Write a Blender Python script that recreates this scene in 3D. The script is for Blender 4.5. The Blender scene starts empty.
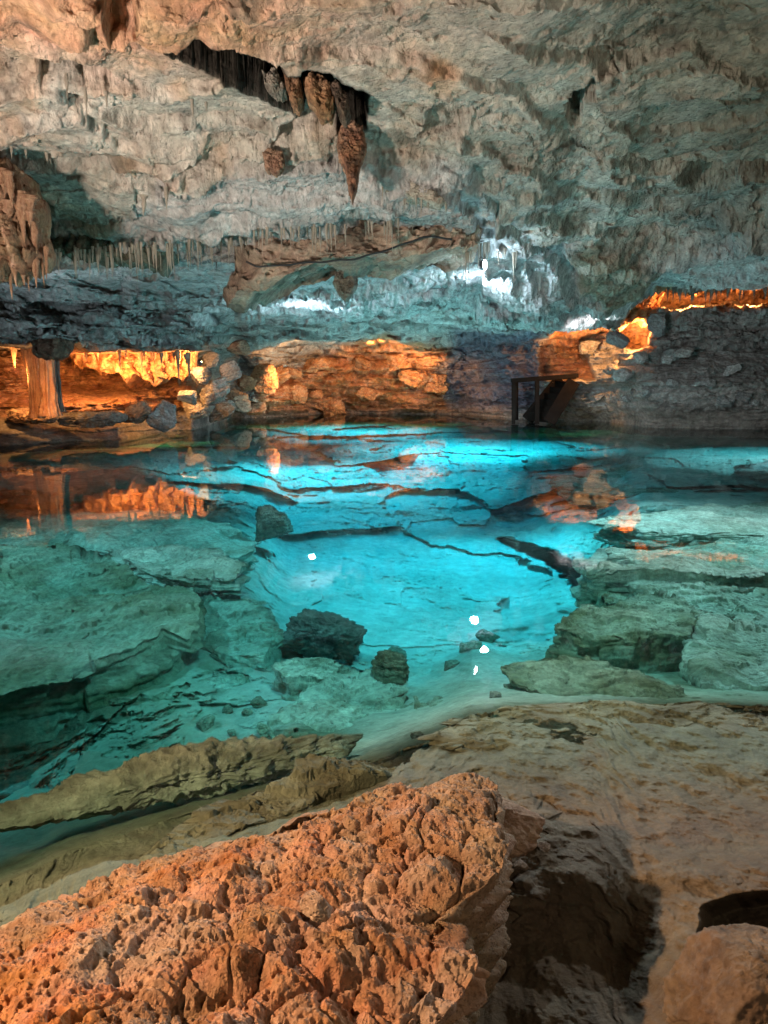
import bpy, math, random
import numpy as np
random.seed(5); rng = np.random.default_rng(7)
f32 = np.float32
S = bpy.context.scene
COL = S.collection

# ------------------------------------------------------------------ camera geometry
FPX = 739.6; PIT = math.radians(10.1); CH = 1.3
cp, sp = math.cos(PIT), math.sin(PIT)

def ray(px, py):
    yv = -(py - 512.0) / FPX
    return (px - 384.0) / FPX, cp + yv * sp, -sp + yv * cp
def at_z(px, py, z):
    X, Y, Z = ray(px, py); t = (z - CH) / Z
    return X * t, Y * t, z
def at_y(px, py, y):
    X, Y, Z = ray(px, py); t = y / Y
    return X * t, y, CH + Z * t

# ------------------------------------------------------------------ noise
def _hash(ix, iy, iz, seed):
    h = (ix.astype(np.uint32) * np.uint32(374761393) + iy.astype(np.uint32) * np.uint32(668265263)
         + iz.astype(np.uint32) * np.uint32(2147483647 ^ 0x5bd1e995) + np.uint32(seed * 974711 + 13))
    h ^= h >> np.uint32(13); h *= np.uint32(1274126177); h ^= h >> np.uint32(16)
    h *= np.uint32(2246822519); h ^= h >> np.uint32(13)
    return h
def perlin(x, y, z, seed=0):
    fx, fy, fz = np.floor(x), np.floor(y), np.floor(z)
    ix, iy, iz = fx.astype(np.int64), fy.astype(np.int64), fz.astype(np.int64)
    x = (x - fx).astype(f32); y = (y - fy).astype(f32); z = (z - fz).astype(f32)
    u = x*x*x*(x*(x*6-15)+10); v = y*y*y*(y*(y*6-15)+10); w = z*z*z*(z*(z*6-15)+10)
    out = 0
    for dx in (0, 1):
        for dy in (0, 1):
            for dz in (0, 1):
                h = _hash(ix+dx, iy+dy, iz+dz, seed)
                gx = (h & np.uint32(255)).astype(f32)/127.5-1
                gy = ((h >> np.uint32(8)) & np.uint32(255)).astype(f32)/127.5-1
                gz = ((h >> np.uint32(16)) & np.uint32(255)).astype(f32)/127.5-1
                d = gx*(x-dx)+gy*(y-dy)+gz*(z-dz)
                d = d*(u if dx else 1-u)*(v if dy else 1-v)*(w if dz else 1-w)
                out = out + d
    return out * 1.1
def fbm(x, y, z, octv=4, seed=0, gain=.5, ridge=False):
    s = 0; a = 1; t = 0
    for i in range(octv):
        n = perlin(x, y, z, seed+i*17)
        if ridge: n = 1-2*np.abs(n)*1.6
        s = s + a*n; t += a; a *= gain
        x = x*2.03+11.3; y = y*2.03+5.7; z = z*2.03+3.1
    return s/t
def worley(x, y, z=None, seed=0):
    """F1, F2, random value of the nearest cell"""
    if z is None: z = np.zeros_like(x); zr = (0,)
    else: zr = (-1, 0, 1)
    fx, fy, fz = np.floor(x), np.floor(y), np.floor(z)
    f1 = np.full(x.shape, 9., f32); f2 = f1.copy(); cid = np.zeros(x.shape, f32)
    for dx in (-1, 0, 1):
        for dy in (-1, 0, 1):
            for dz in zr:
                cx, cy, cz = fx+dx, fy+dy, fz+dz
                h = _hash(cx.astype(np.int64), cy.astype(np.int64), cz.astype(np.int64), seed)
                jx = (h & np.uint32(255)).astype(f32)/255; jy = ((h >> np.uint32(8)) & np.uint32(255)).astype(f32)/255
                jz = ((h >> np.uint32(16)) & np.uint32(255)).astype(f32)/255 if len(zr) > 1 else 0
                d = np.sqrt((cx+jx-x)**2+(cy+jy-y)**2+((cz+jz-z)**2 if len(zr) > 1 else 0)).astype(f32)
                c = (h >> np.uint32(24)).astype(f32)/255
                n = d < f1
                f2 = np.where(n, f1, np.minimum(f2, d)); cid = np.where(n, c, cid); f1 = np.where(n, d, f1)
    return f1, f2, cid
def sstep(a, b, x):
    t = np.clip((x-a)/(b-a), 0, 1); return t*t*(3-2*t)
def terrace(h, n, sharp=.75):
    t = h*n; k = np.floor(t); f = t-k
    return (k+sstep(sharp, 1, f)+f*.12)/n
def sdf(px, py, poly):
    """signed distance, negative inside"""
    d = np.full(px.shape, 1e9, f32); ins = np.zeros(px.shape, bool)
    n = len(poly)
    for i in range(n):
        ax, ay = poly[i]; bx, by = poly[(i+1) % n]
        ex, ey = bx-ax, by-ay
        t = np.clip(((px-ax)*ex+(py-ay)*ey)/(ex*ex+ey*ey), 0, 1)
        d = np.minimum(d, np.hypot(px-ax-t*ex, py-ay-t*ey))
        c = ((ay > py) != (by > py))
        if ey != 0: ins ^= c & (px < ex*(py-ay)/ey+ax)
    return np.where(ins, -d, d)
def mask(px, py, poly, w=4):
    return sstep(w, -w, sdf(px, py, poly)) if False else 1-sstep(-w, w, sdf(px, py, poly))
def lerp(a, b, t): return a+(b-a)*t
def mixc(c, col, m):
    m = m[..., None] if hasattr(m, 'shape') else m
    return c*(1-m)+np.array(col, f32)*m

# ------------------------------------------------------------------ mesh helpers
def mesh_from(name, V, F, mat, smooth=True, colors=None, parent=None, coll=True):
    me = bpy.data.meshes.new(name)
    V = np.asarray(V, f32).reshape(-1, 3); F = np.asarray(F, np.int32)
    k = F.shape[1]
    me.vertices.add(len(V)); me.vertices.foreach_set('co', V.ravel())
    me.loops.add(F.size); me.loops.foreach_set('vertex_index', F.ravel())
    me.polygons.add(len(F)); me.polygons.foreach_set('loop_start', np.arange(0, F.size, k, dtype=np.int32))
    me.update(calc_edges=True)
    me.polygons.foreach_set('use_smooth', np.full(len(F), smooth))
    if colors is not None:
        at = me.color_attributes.new('tint', 'FLOAT_COLOR', 'POINT')
        c = np.ones((len(V), 4), f32); c[:, :3] = np.clip(colors.reshape(-1, 3), 0, 1)
        at.data.foreach_set('color', c.ravel())
    me.materials.append(mat)
    o = bpy.data.objects.new(name, me); COL.objects.link(o)
    if parent: o.parent = parent
    return o
def grid_faces(R, C, keep=None, wrap=False):
    i = np.arange(R*C).reshape(R, C)
    if wrap: i = np.concatenate([i, i[:, :1]], 1)
    F = np.stack([i[:-1, :-1], i[1:, :-1], i[1:, 1:], i[:-1, 1:]], -1)
    if keep is not None: F = F[keep]
    return F.reshape(-1, 4)
def sheet(name, X, Y, Z, mat, colors=None, keep=None):
    F = grid_faces(*X.shape, keep=keep)
    V = np.stack([X, Y, Z], -1).reshape(-1, 3)
    used = np.zeros(len(V), bool); used[F.ravel()] = True
    ix = np.cumsum(used)-1
    return mesh_from(name, V[used], ix[F], mat, colors=None if colors is None else colors.reshape(-1, 3)[used])
def tag(o, label=None, cat=None, group=None, kind=None):
    if label: o['label'] = label
    if cat: o['category'] = cat
    if group: o['group'] = group
    if kind: o['kind'] = kind
    return o
def empty(name, loc=(0, 0, 0), rz=0):
    o = bpy.data.objects.new(name, None); COL.objects.link(o)
    o.location = loc; o.rotation_euler = (0, 0, rz); o.empty_display_size = .05
    return o

# ------------------------------------------------------------------ materials
def new_mat(name):
    m = bpy.data.materials.new(name); m.use_nodes = True
    nt = m.node_tree; b = nt.nodes['Principled BSDF']
    return m, nt, b
def rock_mat(name, base=None, var=.35, scale=3., bump=.5, bdist=.03, rough=.85, fine=40., spec=.25, pits=0., strata=0., speck=.25):
    m, nt, b = new_mat(name); N = nt.nodes; L = nt.links
    def nd(t, **k):
        n = N.new(t)
        for a, v in k.items(): setattr(n, a, v)
        return n
    tc = nd('ShaderNodeTexCoord'); co = tc.outputs['Object']
    if base is None:
        at = nd('ShaderNodeAttribute', attribute_name='tint'); basec = at.outputs['Color']
    else:
        r = nd('ShaderNodeRGB'); r.outputs[0].default_value = (*base, 1); basec = r.outputs[0]
    def noise(sc, det=6, rg=.6, vec=co):
        n = nd('ShaderNodeTexNoise'); n.inputs['Scale'].default_value = sc; n.inputs['Detail'].default_value = det
        n.inputs['Roughness'].default_value = rg; L.new(vec, n.inputs['Vector']); return n
    n1 = noise(scale, 8, .65); n2 = noise(scale*7.3, 6, .7)
    def ramp(src, lo, hi, a, c):
        mr = nd('ShaderNodeMapRange'); L.new(src, mr.inputs['Value'])
        for k, v in zip(('From Min', 'From Max', 'To Min', 'To Max'), (lo, hi, a, c)): mr.inputs[k].default_value = v
        return mr.outputs['Result']
    v1 = ramp(n1.outputs['Fac'], .3, .7, 1-var, 1+var); v2 = ramp(n2.outputs['Fac'], .3, .7, 1-speck, 1+speck)
    mul = nd('ShaderNodeMath', operation='MULTIPLY'); L.new(v1, mul.inputs[0]); L.new(v2, mul.inputs[1])
    vm = nd('ShaderNodeVectorMath', operation='SCALE'); L.new(basec, vm.inputs[0]); L.new(mul.outputs[0], vm.inputs['Scale'])
    n3 = noise(scale*1.7+1, 4, .5)
    hs = nd('ShaderNodeHueSaturation'); L.new(vm.outputs[0], hs.inputs['Color'])
    L.new(ramp(n3.outputs['Fac'], .3, .7, .488, .512), hs.inputs['Hue']); L.new(ramp(n1.outputs['Fac'], .3, .7, 1.15, .85), hs.inputs['Saturation'])
    L.new(hs.outputs[0], b.inputs['Base Color'])
    b.inputs['Roughness'].default_value = rough; b.inputs['Specular IOR Level'].default_value = spec
    # relief
    nf = noise(fine, 8, .72); h = nf.outputs['Fac']
    def add(a_, s_, k):
        ma = nd('ShaderNodeMath', operation='MULTIPLY_ADD'); L.new(s_, ma.inputs[0]); ma.inputs[1].default_value = k; L.new(a_, ma.inputs[2]); return ma.outputs[0]
    if strata:
        mp = nd('ShaderNodeMapping'); mp.inputs['Scale'].default_value = (1, 1, 7); L.new(co, mp.inputs['Vector'])
        ns = noise(fine*.12, 6, .65, mp.outputs[0]); h = add(h, ns.outputs['Fac'], strata)
    if pits:
        vo = nd('ShaderNodeTexVoronoi'); vo.inputs['Scale'].default_value = fine*.6
        wv = nd('ShaderNodeVectorMath', operation='MULTIPLY_ADD'); L.new(n2.outputs['Color'], wv.inputs[0]); wv.inputs[1].default_value = (1.2/fine,)*3; L.new(co, wv.inputs[2])
        L.new(wv.outputs[0], vo.inputs['Vector'])
        pr = ramp(vo.outputs['Distance'], .05, .45, 0, 1); h = add(h, pr, pits)
    bp = nd('ShaderNodeBump'); bp.inputs['Strength'].default_value = bump; bp.inputs['Distance'].default_value = bdist
    L.new(h, bp.inputs['Height']); L.new(bp.outputs[0], b.inputs['Normal'])
    return m
M = {}
M['ceiling'] = rock_mat('ceiling_limestone', scale=1.6, var=.3, fine=26, bump=.9, bdist=.05, strata=0, pits=.5, speck=.42)
M['wall'] = rock_mat('wall_limestone', scale=1.2, var=.4, fine=9, bump=1., bdist=.12, strata=.6, speck=.45)
M['floor'] = rock_mat('floor_limestone', scale=1.2, var=.18, fine=16, bump=.8, bdist=.04)
M['shore'] = rock_mat('shore_limestone', scale=3.5, var=.25, fine=60, bump=.9, bdist=.012, pits=.15)
M['hero'] = rock_mat('porous_limestone', scale=6, var=.22, fine=190, bump=1., bdist=.009, pits=.7, speck=.35)
M['boulder'] = rock_mat('boulder_limestone', scale=3, var=.4, fine=30, speck=.4, bump=.9, bdist=.03, strata=.5)
M['stal'] = rock_mat('flowstone', base=(.46, .40, .33), scale=3, var=.3, fine=25, bump=.8, bdist=.03, rough=.6, spec=.4)
M['stal_orange'] = rock_mat('iron_flowstone', base=(.40, .22, .13), scale=3, var=.4, fine=25, bump=.8, bdist=.03, rough=.6, spec=.4)
M['stal_dark'] = rock_mat('dark_flowstone', base=(.16, .14, .12), scale=3, var=.4, fine=25, bump=.8, bdist=.03, rough=.6, spec=.4)
M['wood'] = rock_mat('old_dark_wood', spec=.04, base=(.006, .005, .0045), scale=6, var=.4, fine=30, bump=.5, bdist=.01)
def plain(name, c, rough=.5, metal=0, em=None, es=0):
    m, nt, b = new_mat(name); b.inputs['Base Color'].default_value = (*c, 1); b.inputs['Roughness'].default_value = rough
    b.inputs['Metallic'].default_value = metal
    n = nt.nodes.new('ShaderNodeTexNoise'); n.inputs['Scale'].default_value = 30
    mr = nt.nodes.new('ShaderNodeMapRange'); mr.inputs['To Min'].default_value = max(0, rough-.15); mr.inputs['To Max'].default_value = min(1, rough+.15)
    nt.links.new(n.outputs['Fac'], mr.inputs['Value']); nt.links.new(mr.outputs[0], b.inputs['Roughness'])
    if em: b.inputs['Emission Color'].default_value = (*em, 1); b.inputs['Emission Strength'].default_value = es
    return m
M['cable'] = plain('black_rubber', (.012, .012, .014), .6)
M['metal'] = plain('lamp_housing_metal', (.08, .08, .09), .4, .8)
M['lens'] = plain('lit_lamp_lens', (.8, .8, .8), .3, 0, (.85, .95, 1), 60)
M['lens_warm'] = plain('lit_amber_lens', (.8, .6, .3), .3, 0, (1, .6, .25), 60)

# ------------------------------------------------------------------ CAVE SHELL (ceiling + far wall)
colx = np.concatenate([np.linspace(-900, -60, 110)[:-1], np.linspace(-60, 830, 980), np.linspace(830, 1670, 110)[1:]])
rowy = np.concatenate([np.linspace(-420, -30, 130)[:-1], np.linspace(-30, 230, 330)[:-1], np.linspace(230, 462, 370)])
PX, PY = np.meshgrid(colx, rowy)
prof = {
 -900: [(-420,3.0),(0,5.0),(100,6.2),(200,7.8),(250,9.2),(275,11),(300,11),(352,11),(385,11),(445,11),(462,11)],
 -200: [(-420,3.0),(0,5.0),(100,6.2),(200,7.8),(250,9.2),(275,11),(300,12.5),(335,13.5),(348,14.2),(356,16),(385,16.5),(400,16),(425,15.6),(445,15.0),(462,15)],
 0: [(-420,3.0),(0,5.0),(100,6.2),(200,7.8),(250,9.2),(275,11),(300,12.5),(335,13.5),(341,14.2),(347,17),(385,17.5),(406,16.5),(425,15.8),(446,15.0),(462,15)],
 100: [(-420,3.0),(0,5.0),(100,6.2),(200,7.8),(250,9.3),(275,11.2),(300,13),(335,14.5),(349,15),(354,20),(385,20.5),(400,18.2),(425,17),(440,16.3),(462,16.3)],
 190: [(-420,3.0),(0,5.0),(100,6.2),(200,7.8),(250,9.6),(275,11.2),(300,13.6),(335,16.5),(350,17),(354,20),(380,20.5),(392,20.2),(415,20),(432,19.6),(462,19.6)],
 240: [(-420,3.0),(0,5.0),(100,6.2),(200,7.8),(250,9.8),(275,11.2),(300,14.3),(322,18),(340,21),(350,23),(370,25),(400,25),(416,26),(462,26)],
 340: [(-420,3.0),(0,5.0),(100,6.2),(200,7.8),(250,9.8),(275,11.2),(300,14.3),(322,18.5),(340,23),(345,27),(370,28),(400,29),(414,29.6),(462,29.6)],
 450: [(-420,3.0),(0,5.0),(100,6.2),(200,7.8),(250,9.9),(275,11.4),(300,14.5),(322,18.5),(345,25),(380,27.5),(412,29),(462,29)],
 520: [(-420,3.0),(0,5.1),(100,6.4),(200,8.1),(250,10.2),(275,12.5),(300,15.5),(322,19.5),(345,23),(380,24.5),(418,25.8),(462,25.8)],
 590: [(-420,3.0),(0,5.3),(100,6.8),(200,8.8),(250,11.2),(275,13.7),(300,17.5),(316,20.5),(345,23),(375,22.5),(420,24),(462,24)],
 660: [(-420,3.0),(0,5.5),(100,7.1),(200,9.3),(250,12),(275,14.5),(291,17),(295,23),(310,23.5),(314,20.2),(350,20.6),(385,20.0),(427,20.6),(462,20.6)],
 768: [(-420,3.0),(0,5.5),(100,7.1),(200,9.3),(250,12),(275,14.5),(291,17),(295,23),(306,23.5),(310,19.8),(350,20.3),(385,19.5),(430,20.0),(462,20)],
 900: [(-420,3.0),(0,5.5),(100,7.1),(200,9.3),(250,12),(275,14.5),(300,16),(350,18),(385,18),(430,18),(462,18)],
 1670: [(-420,3.0),(0,5.5),(100,7.1),(200,9.3),(250,10),(275,11),(300,12),(350,12),(385,12),(430,12),(462,12)],
}
pk = sorted(prof)
PR = np.stack([np.interp(rowy, [a for a, b in prof[k]], [b for a, b in prof[k]]) for k in pk], 1)   # rows x keys
Y0 = np.empty_like(PX)
# smooth interpolation across columns, with the row warped so ledge lines wander
wr = fbm(PX/70, PY/400, PX*0+3.3, 4, 3)*9*sstep(230, 290, PY)+fbm(PX/14, PY/60, PX*0, 3, 5)*3*sstep(240, 300, PY)
wrow = np.clip(PY+wr*(1-sstep(408, 425, PY)), -420, 462)
ki = np.clip(np.searchsorted(pk, PX, side='right')-1, 0, len(pk)-2)
pka = np.array(pk, float)
tt = (PX-pka[ki])/(pka[ki+1]-pka[ki]); tt = tt*tt*(3-2*tt)
ri = np.interp(wrow, rowy, np.arange(len(rowy))); r0 = np.clip(ri.astype(int), 0, len(rowy)-2); rf = ri-r0
def lk(k): return PR[r0, k]*(1-rf)+PR[r0+1, k]*rf
Y0 = lk(ki)*(1-tt)+lk(ki+1)*tt
WP = fbm(PX/22, PY/16, PX*0+1.7, 4, 21)*9          # ragged outlines
WQ = fbm(PX/22, PY/16, PX*0+9.7, 4, 22)*6
wx, wy = PX+WP, PY+WQ
X, Y, Z = at_y(PX, PY, Y0)
dist = Y0
pxm = dist/FPX                                     # metres per pixel
topw = 1-sstep(292, 335, PY)                       # how much this is ceiling
topl = 1-sstep(255, 290, PY)
ceilw = lerp(topl, topw, sstep(215, 270, PX))
# --- features of the ceiling, metres (+ is up)
dz = np.zeros_like(PX)
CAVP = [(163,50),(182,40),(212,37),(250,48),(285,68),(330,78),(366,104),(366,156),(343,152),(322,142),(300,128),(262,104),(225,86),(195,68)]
cav = mask(wx, wy, CAVP, 2.5)
dz += 1.1*cav
dz += .35*mask(wx, wy, [(32,62),(60,56),(100,73),(113,92),(92,90),(70,84),(45,84)], 3)
dz += .3*mask(wx, wy, [(95,-20),(140,-20),(135,30),(115,28)], 4)
dz += .28*mask(wx, wy, [(272,152),(283,138),(303,134),(350,145),(350,152),(300,150)], 2.5)
dz += .14*mask(wx, wy, [(180,160),(210,150),(262,146),(262,153),(215,160),(185,170)], 3)
dz += .5*mask(PX+WP*1.2+2*fbm(PX/4,PY/4,PX*0,3,24), PY+WQ*1.2, [(572,98),(592,88),(596,95),(582,112),(580,136),(572,142),(566,138),(564,116)], 2.)
dz += .18*mask(wx, wy, [(586,60),(610,56),(618,74),(600,80)], 3)
dz += .4*mask(wx, wy, [(672,192),(700,184),(768,176),(860,170),(860,190),(768,192),(730,202),(690,206)], 3)
dz += .35*mask(wx, wy, [(36,205),(48,205),(52,238),(38,240)], 3)
dz += .22*mask(wx, wy, [(430,140),(470,132),(478,150),(452,165),(420,160)], 5)
def below(curve, w):
    cy = np.interp(PX+WP, [a for a, b in curve], [b for a, b in curve]); return sstep(-w, w, PY+WQ-cy)
dz -= .10*below([(-900,70),(0,70),(60,92),(120,150),(180,130),(330,145),(400,200),(2000,300)], 2)
dz -= .12*below([(-900,160),(0,160),(90,170),(160,190),(170,165),(300,162),(360,170),(440,190),(520,265),(620,300),(2000,300)], 2)
dz -= .12*below([(-900,200),(60,238),(170,212),(250,205),(400,232),(520,275),(640,240),(768,222),(2000,200)], 2)
dz -= .14*below([(-900,330),(470,330),(500,215),(620,240),(700,228),(768,210),(2000,160)], 3)
oval = mask(wx, wy, [(566,250),(590,243),(652,246),(660,256),(640,276),(612,280),(580,268)], 4)
dz -= .16*oval
blue_slab = below([(-900,200),(60,238),(110,235),(165,175),(300,158),(360,170),(460,185),(520,240),(620,250),(768,222),(2000,200)], 5)
LIPS = [
 ([(-300,140),(-60,132),(0,118),(35,102),(80,110),(120,128),(160,144),(215,150)], 11, 45),
 ([(-300,95),(0,88),(50,70),(110,94),(170,108),(235,84)], 9, 40),
 ([(90,172),(150,158),(230,150),(300,154),(352,160)], 8, 40),
 ([(150,204),(200,188),(240,180),(330,192),(430,178)], 5, 30),
 ([(-100,215),(50,246),(110,238),(180,220),(250,206),(345,208)], 8, 40),
 ([(370,170),(420,176),(480,205),(520,240),(566,268),(650,288)], 8, 50),
 ([(415,138),(470,172),(520,188),(570,214)], 6, 45),
 ([(490,278),(560,266),(610,262),(655,240),(720,236),(768,215),(900,200)], 11, 55),
 ([(470,302),(560,285),(640,268),(700,264),(768,250),(900,240)], 7, 40),
 ([(440,318),(540,302),(600,298),(655,292)], 5, 30),
 ([(600,170),(650,182),(700,190),(768,178),(900,170)], 9, 45),
 ([(590,120),(640,150),(700,150),(768,130),(900,110)], 5, 40),
 ([(480,30),(540,60),(600,66),(680,50),(768,70),(900,60)], 6, 40),
 ([(250,30),(330,56),(420,66),(500,96),(560,150)], 7, 40),
 ([(180,298),(240,290),(300,294),(380,302),(470,290)], 5, 22),
 ([(180,318),(260,310),(350,314),(480,322)], 4, 18),
 ([(-300,300),(0,298),(60,286),(120,292),(230,308)], 6, 20),
 ([(-300,326),(0,320),(80,312),(150,316),(250,332)], 5, 16),
 ([(-300,276),(20,272),(100,280),(160,272),(225,284)], 6, 20)]
lipz = np.zeros_like(dz)
for ci_, (cv_, amt_, len_) in enumerate(LIPS):
    cy_ = np.interp(PX+WP*.8, [a for a, b in cv_], [b for a, b in cv_]); d_ = PY+WQ*.8-cy_
    fx_ = sstep(cv_[0][0]-15, cv_[0][0]+30, PX)*(1-sstep(cv_[-1][0]-30, cv_[-1][0]+15, PX))
    lipz -= fx_*amt_*pxm*sstep(-max(1.2, amt_*.32), max(1.2, amt_*.32), d_)*np.exp(-np.maximum(d_, 0)/len_)
dz += lipz*1.5
dz += .42*sstep(610, 660, PX)*sstep(258, 288, PY)+.12*sstep(540,600,PX)*(1-sstep(640,680,PX))*sstep(280,300,PY)
dz += np.interp(PY, [0, 80, 180, 330], [0, .06, .26, .50])
scal = np.clip(dist/6, .6, 3)
n_big = fbm(X*.55, Y*.55, X*0, 3, 31)
n_mid = fbm(X*1.7, Y*1.1, X*0+4, 5, 33)
n_r = fbm(X*2.2, Y*1.6, X*0+8, 5, 35, ridge=True)
dz += .30*n_big*sstep(2.5, 8, Y0) + .10*n_mid
ter = terrace(fbm(X*.5+.35*n_mid, Y*.8+.3*n_mid, X*0+2, 7, 37, gain=.58)*.9+.5, 8, .8)-.5
slabm = sstep(-.10, .12, fbm(X*.45+7, Y*.6, X*0, 4, 46))      # 1 = rough, 0 = smooth slab
dz += ter*.36*sstep(3, 8, Y0)
ter2 = terrace(fbm(X*1.2+.3*n_r, Y*2.1, X*0+2, 7, 38, gain=.6)+.5, 7, .8)-.5
patch = sstep(-.12, .18, fbm(X*.9, Y*.9, X*0+6, 4, 45))*(.25+.75*slabm)*(1-.65*blue_slab)
dz += ter2*.17*(.1+.9*patch)
rough_l = 1-sstep(60, 130, PY+WQ*3)*.6             # knobbly at the near top
kn = sstep(60, -20, PY-np.interp(PX, [0, 200, 330, 600], [75, 20, -10, -60]))*sstep(420, 150, PX) if False else (1-sstep(20, 80, PY))*(1-sstep(150, 420, PX))
f1, f2, cid = worley(X*3.2+n_mid, Y*3.2, None, 41)
dz -= kn*.16*(1-f1)**1.0
f1b, f2b, cidb = worley(X*8+n_mid*2, Y*8, None, 43)
dz -= kn*.035*(1-f1b)
dz -= rough_l*.02*n_r
tb = terrace(fbm(X*.28+.08*n_r, Y*1.0, X*0+12, 7, 39, gain=.5)+.5, 12, .7)-.5
dz += tb*.30*blue_slab
# fractured plates with thin open joints
g1, g2, gid = worley(X*.75+.5*n_mid, Y*.55+.4*n_big, None, 47)
jn = 1-sstep(.0, .05, g2-g1)
dz += (gid-.5)*.10*sstep(5, 10, Y0)
q1, q2, qid = worley(X*6+n_mid*3, Y*5+n_mid*2, None, 48)
dz += patch*.05*(1-sstep(.1, .5, q1))*(qid > .5)*np.clip(scal, .6, 1.6)
fine = fbm(X*7, Y*6, X*0, 6, 49, gain=.6)
dz += fine*.04*scal*(.16+.85*patch)
farl = sstep(276, 300, PY)*(1-sstep(346, 356, PY))*sstep(-200, 60, PX)
fl1 = fbm(PX/60+.3*WP/9, PY/6.5+.02*WP, PX*0+2, 6, 67, gain=.55)
fl2 = terrace(fl1*.9+.5, 6, .8)-.5
dzf = farl*(fl2*.30+.10*fbm(PX/18, PY/5, PX*0, 4, 68))*np.clip(dist/15, .7, 1.5)
# --- the far wall: relief along Y
sx, sz = X*.35, Z
wn = fbm(X*.5, Z*2.2, Y*0, 4, 51)
strat = terrace(fbm(X*.3+.3*wn, Z*2.6, X*0+.7, 7, 53, gain=.6)*.8+.5, 7, .8)-.5
wd = strat*2.6 + fbm(X*1.0, Z*1.4, Y0*.5, 6, 55, gain=.6)*1.3 + fbm(X*.4, Z*.7, Y0*0+4, 4, 56)*2.2*(1-sstep(540, 600, PX)) + fbm(X*3, Z*4, Y0, 5, 57, gain=.6, ridge=True)*.25
w1, w2, wid = worley(X*.9+wn*.9, Z*2.4+wn*1.4, Y0*.3, 59)
wd += (wid-.5)*.45 
wall_amp = np.maximum(1-ceilw, .9*sstep(262, 300, PY))*(1-.75*sstep(407, 418, PY))
Yn = Y0 + wd*wall_amp*.8*(1-.5*sstep(560, 620, PX)*sstep(300, 320, PY))
# grotto recesses on the right, lit from inside
r1 = mask(wx, wy, [(604,302),(650,294),(655,315),(650,345),(632,350),(600,330)], 3)
Yn += 1.6*r1
r2 = mask(wx, wy, [(542,345),(560,322),(596,316),(604,336),(586,356),(596,378),(570,380),(540,376)], 3)
Yn += 1.1*r2
# hollow behind the middle mound top
r3 = mask(wx, wy, [(250,352),(300,338),(350,345),(330,356),(258,372)], 3)
Yn += .3*r3
r4 = mask(wx, wy, [(505,342),(540,338),(545,400),(500,405)], 8)
X, Yn, Z = at_y(PX, PY, Yn)
Z = Z + dz*ceilw + dzf
cw_ = sstep(-.0, .5, ceilw)*np.clip(dist/7, .5, 1.8)
d3 = fbm(X*4.5, Yn*3.5, Z*5, 6, 151, gain=.6)
d4 = fbm(X*3, Yn*2.2, Z*9, 4, 153, ridge=True)
Yn = Yn - (d3*.16+d4*.05)*cw_
Z = Z + d3*.03*cw_
X = X + .03*cw_*fbm(X*5, Yn*5, Z*5, 4, 152)
# albedo
tan_, grey, pale = (.50,.40,.31), (.34,.335,.32), (.52,.52,.49)
orange, brown, olive = (.52,.27,.14), (.20,.13,.09), (.17,.155,.10)
C = np.zeros(PX.shape+(3,), f32)+np.array((.52,.47,.415), f32)
v = fbm(X*.6, Y0*.5, Z*0, 5, 61); v2 = fbm(X*1.3+3, Y0*1.0, Z*0, 5, 63)
C = mixc(C, (.38,.39,.385), sstep(-.05, .35, v)*.8)
C = mixc(C, (.56,.39,.28), sstep(0., .22, v2)*.75*(1-sstep(330, 560, PX)))
C = mixc(C, (.10,.09,.08), sstep(.22, .42, fbm(X*2.1, Y0*1.7, Z*0+9, 5, 66))*.7)
C = mixc(C, (.13,.12,.08), sstep(430, 700, PX-PY*.45)*.95*(1-sstep(190, 250, PY))*(.75+.5*v))
C = mixc(C, (.50,.25,.13), (1-sstep(10, 110, PY+120*v2+60*v))*(1-sstep(180, 560, PX))*.9)
C = mixc(C, (.55,.30,.16), sstep(.12, .3, fbm(X*1.1, Y0, Z*0+3, 5, 65))*(1-sstep(60, 120, PY))*sstep(380, 430, PX)*(1-sstep(480, 620, PX)))
cav_shade = 1-sstep(2, 6, sdf(wx, wy, CAVP))
C = mixc(C, (.022,.018,.014), cav_shade*.97)  # shade of the cavity painted as near black albedo
C = mixc(C, (.33,.27,.2), oval*.9)
C = mixc(C, (.54,.53,.54), blue_slab*.8*(1-oval)*(1-sstep(.2, .4, v2)*.5))
leftlow = sstep(262, 285, PY)*(1-sstep(200, 280, PX))
C = mixc(C, (.34,.35,.33), leftlow*.7)
wallz = 1-ceilw
C = mixc(C, (.36,.36,.35), wallz*.6)
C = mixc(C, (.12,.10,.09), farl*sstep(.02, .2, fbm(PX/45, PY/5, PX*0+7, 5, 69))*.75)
# iron rich clay of the mound, grotto and alcove
clay = np.maximum.reduce([
 mask(wx, wy, [(256,380),(290,372),(345,345),(385,335),(450,345),(450,360),(430,375),(455,412),(255,414)], 5),
 mask(wx, wy, [(-30,352),(60,345),(110,350),(200,350),(215,385),(200,405),(120,420),(-30,420)], 5), r1, r2,
 mask(wx, wy, [(655,290),(800,288),(800,306),(655,309)], 3)])
C = mixc(C, (.50,.25,.12), clay*.92)
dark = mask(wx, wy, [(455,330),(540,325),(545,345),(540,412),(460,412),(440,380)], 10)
C = mixc(C, (.12,.12,.19), dark*.85)  # lamp's violet halo painted into this dark stretch of wall
bank = sstep(560, 600, PX)*sstep(306, 318, PY)*(1-r1)*(1-r2)
C = mixc(C, (.22,.21,.20), bank*.9)
C = mixc(C, (.34,.33,.31), bank*.8*sstep(372, 392, PY+v*20))
lb = (1-sstep(150, 200, PX))*sstep(412, 424, PY)
C = mixc(C, (.19,.18,.16), lb*.9)
wl = sstep(404, 414, PY)*(1-lb)
C = mixc(C, (.16,.13,.10), wl*.5)
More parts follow.
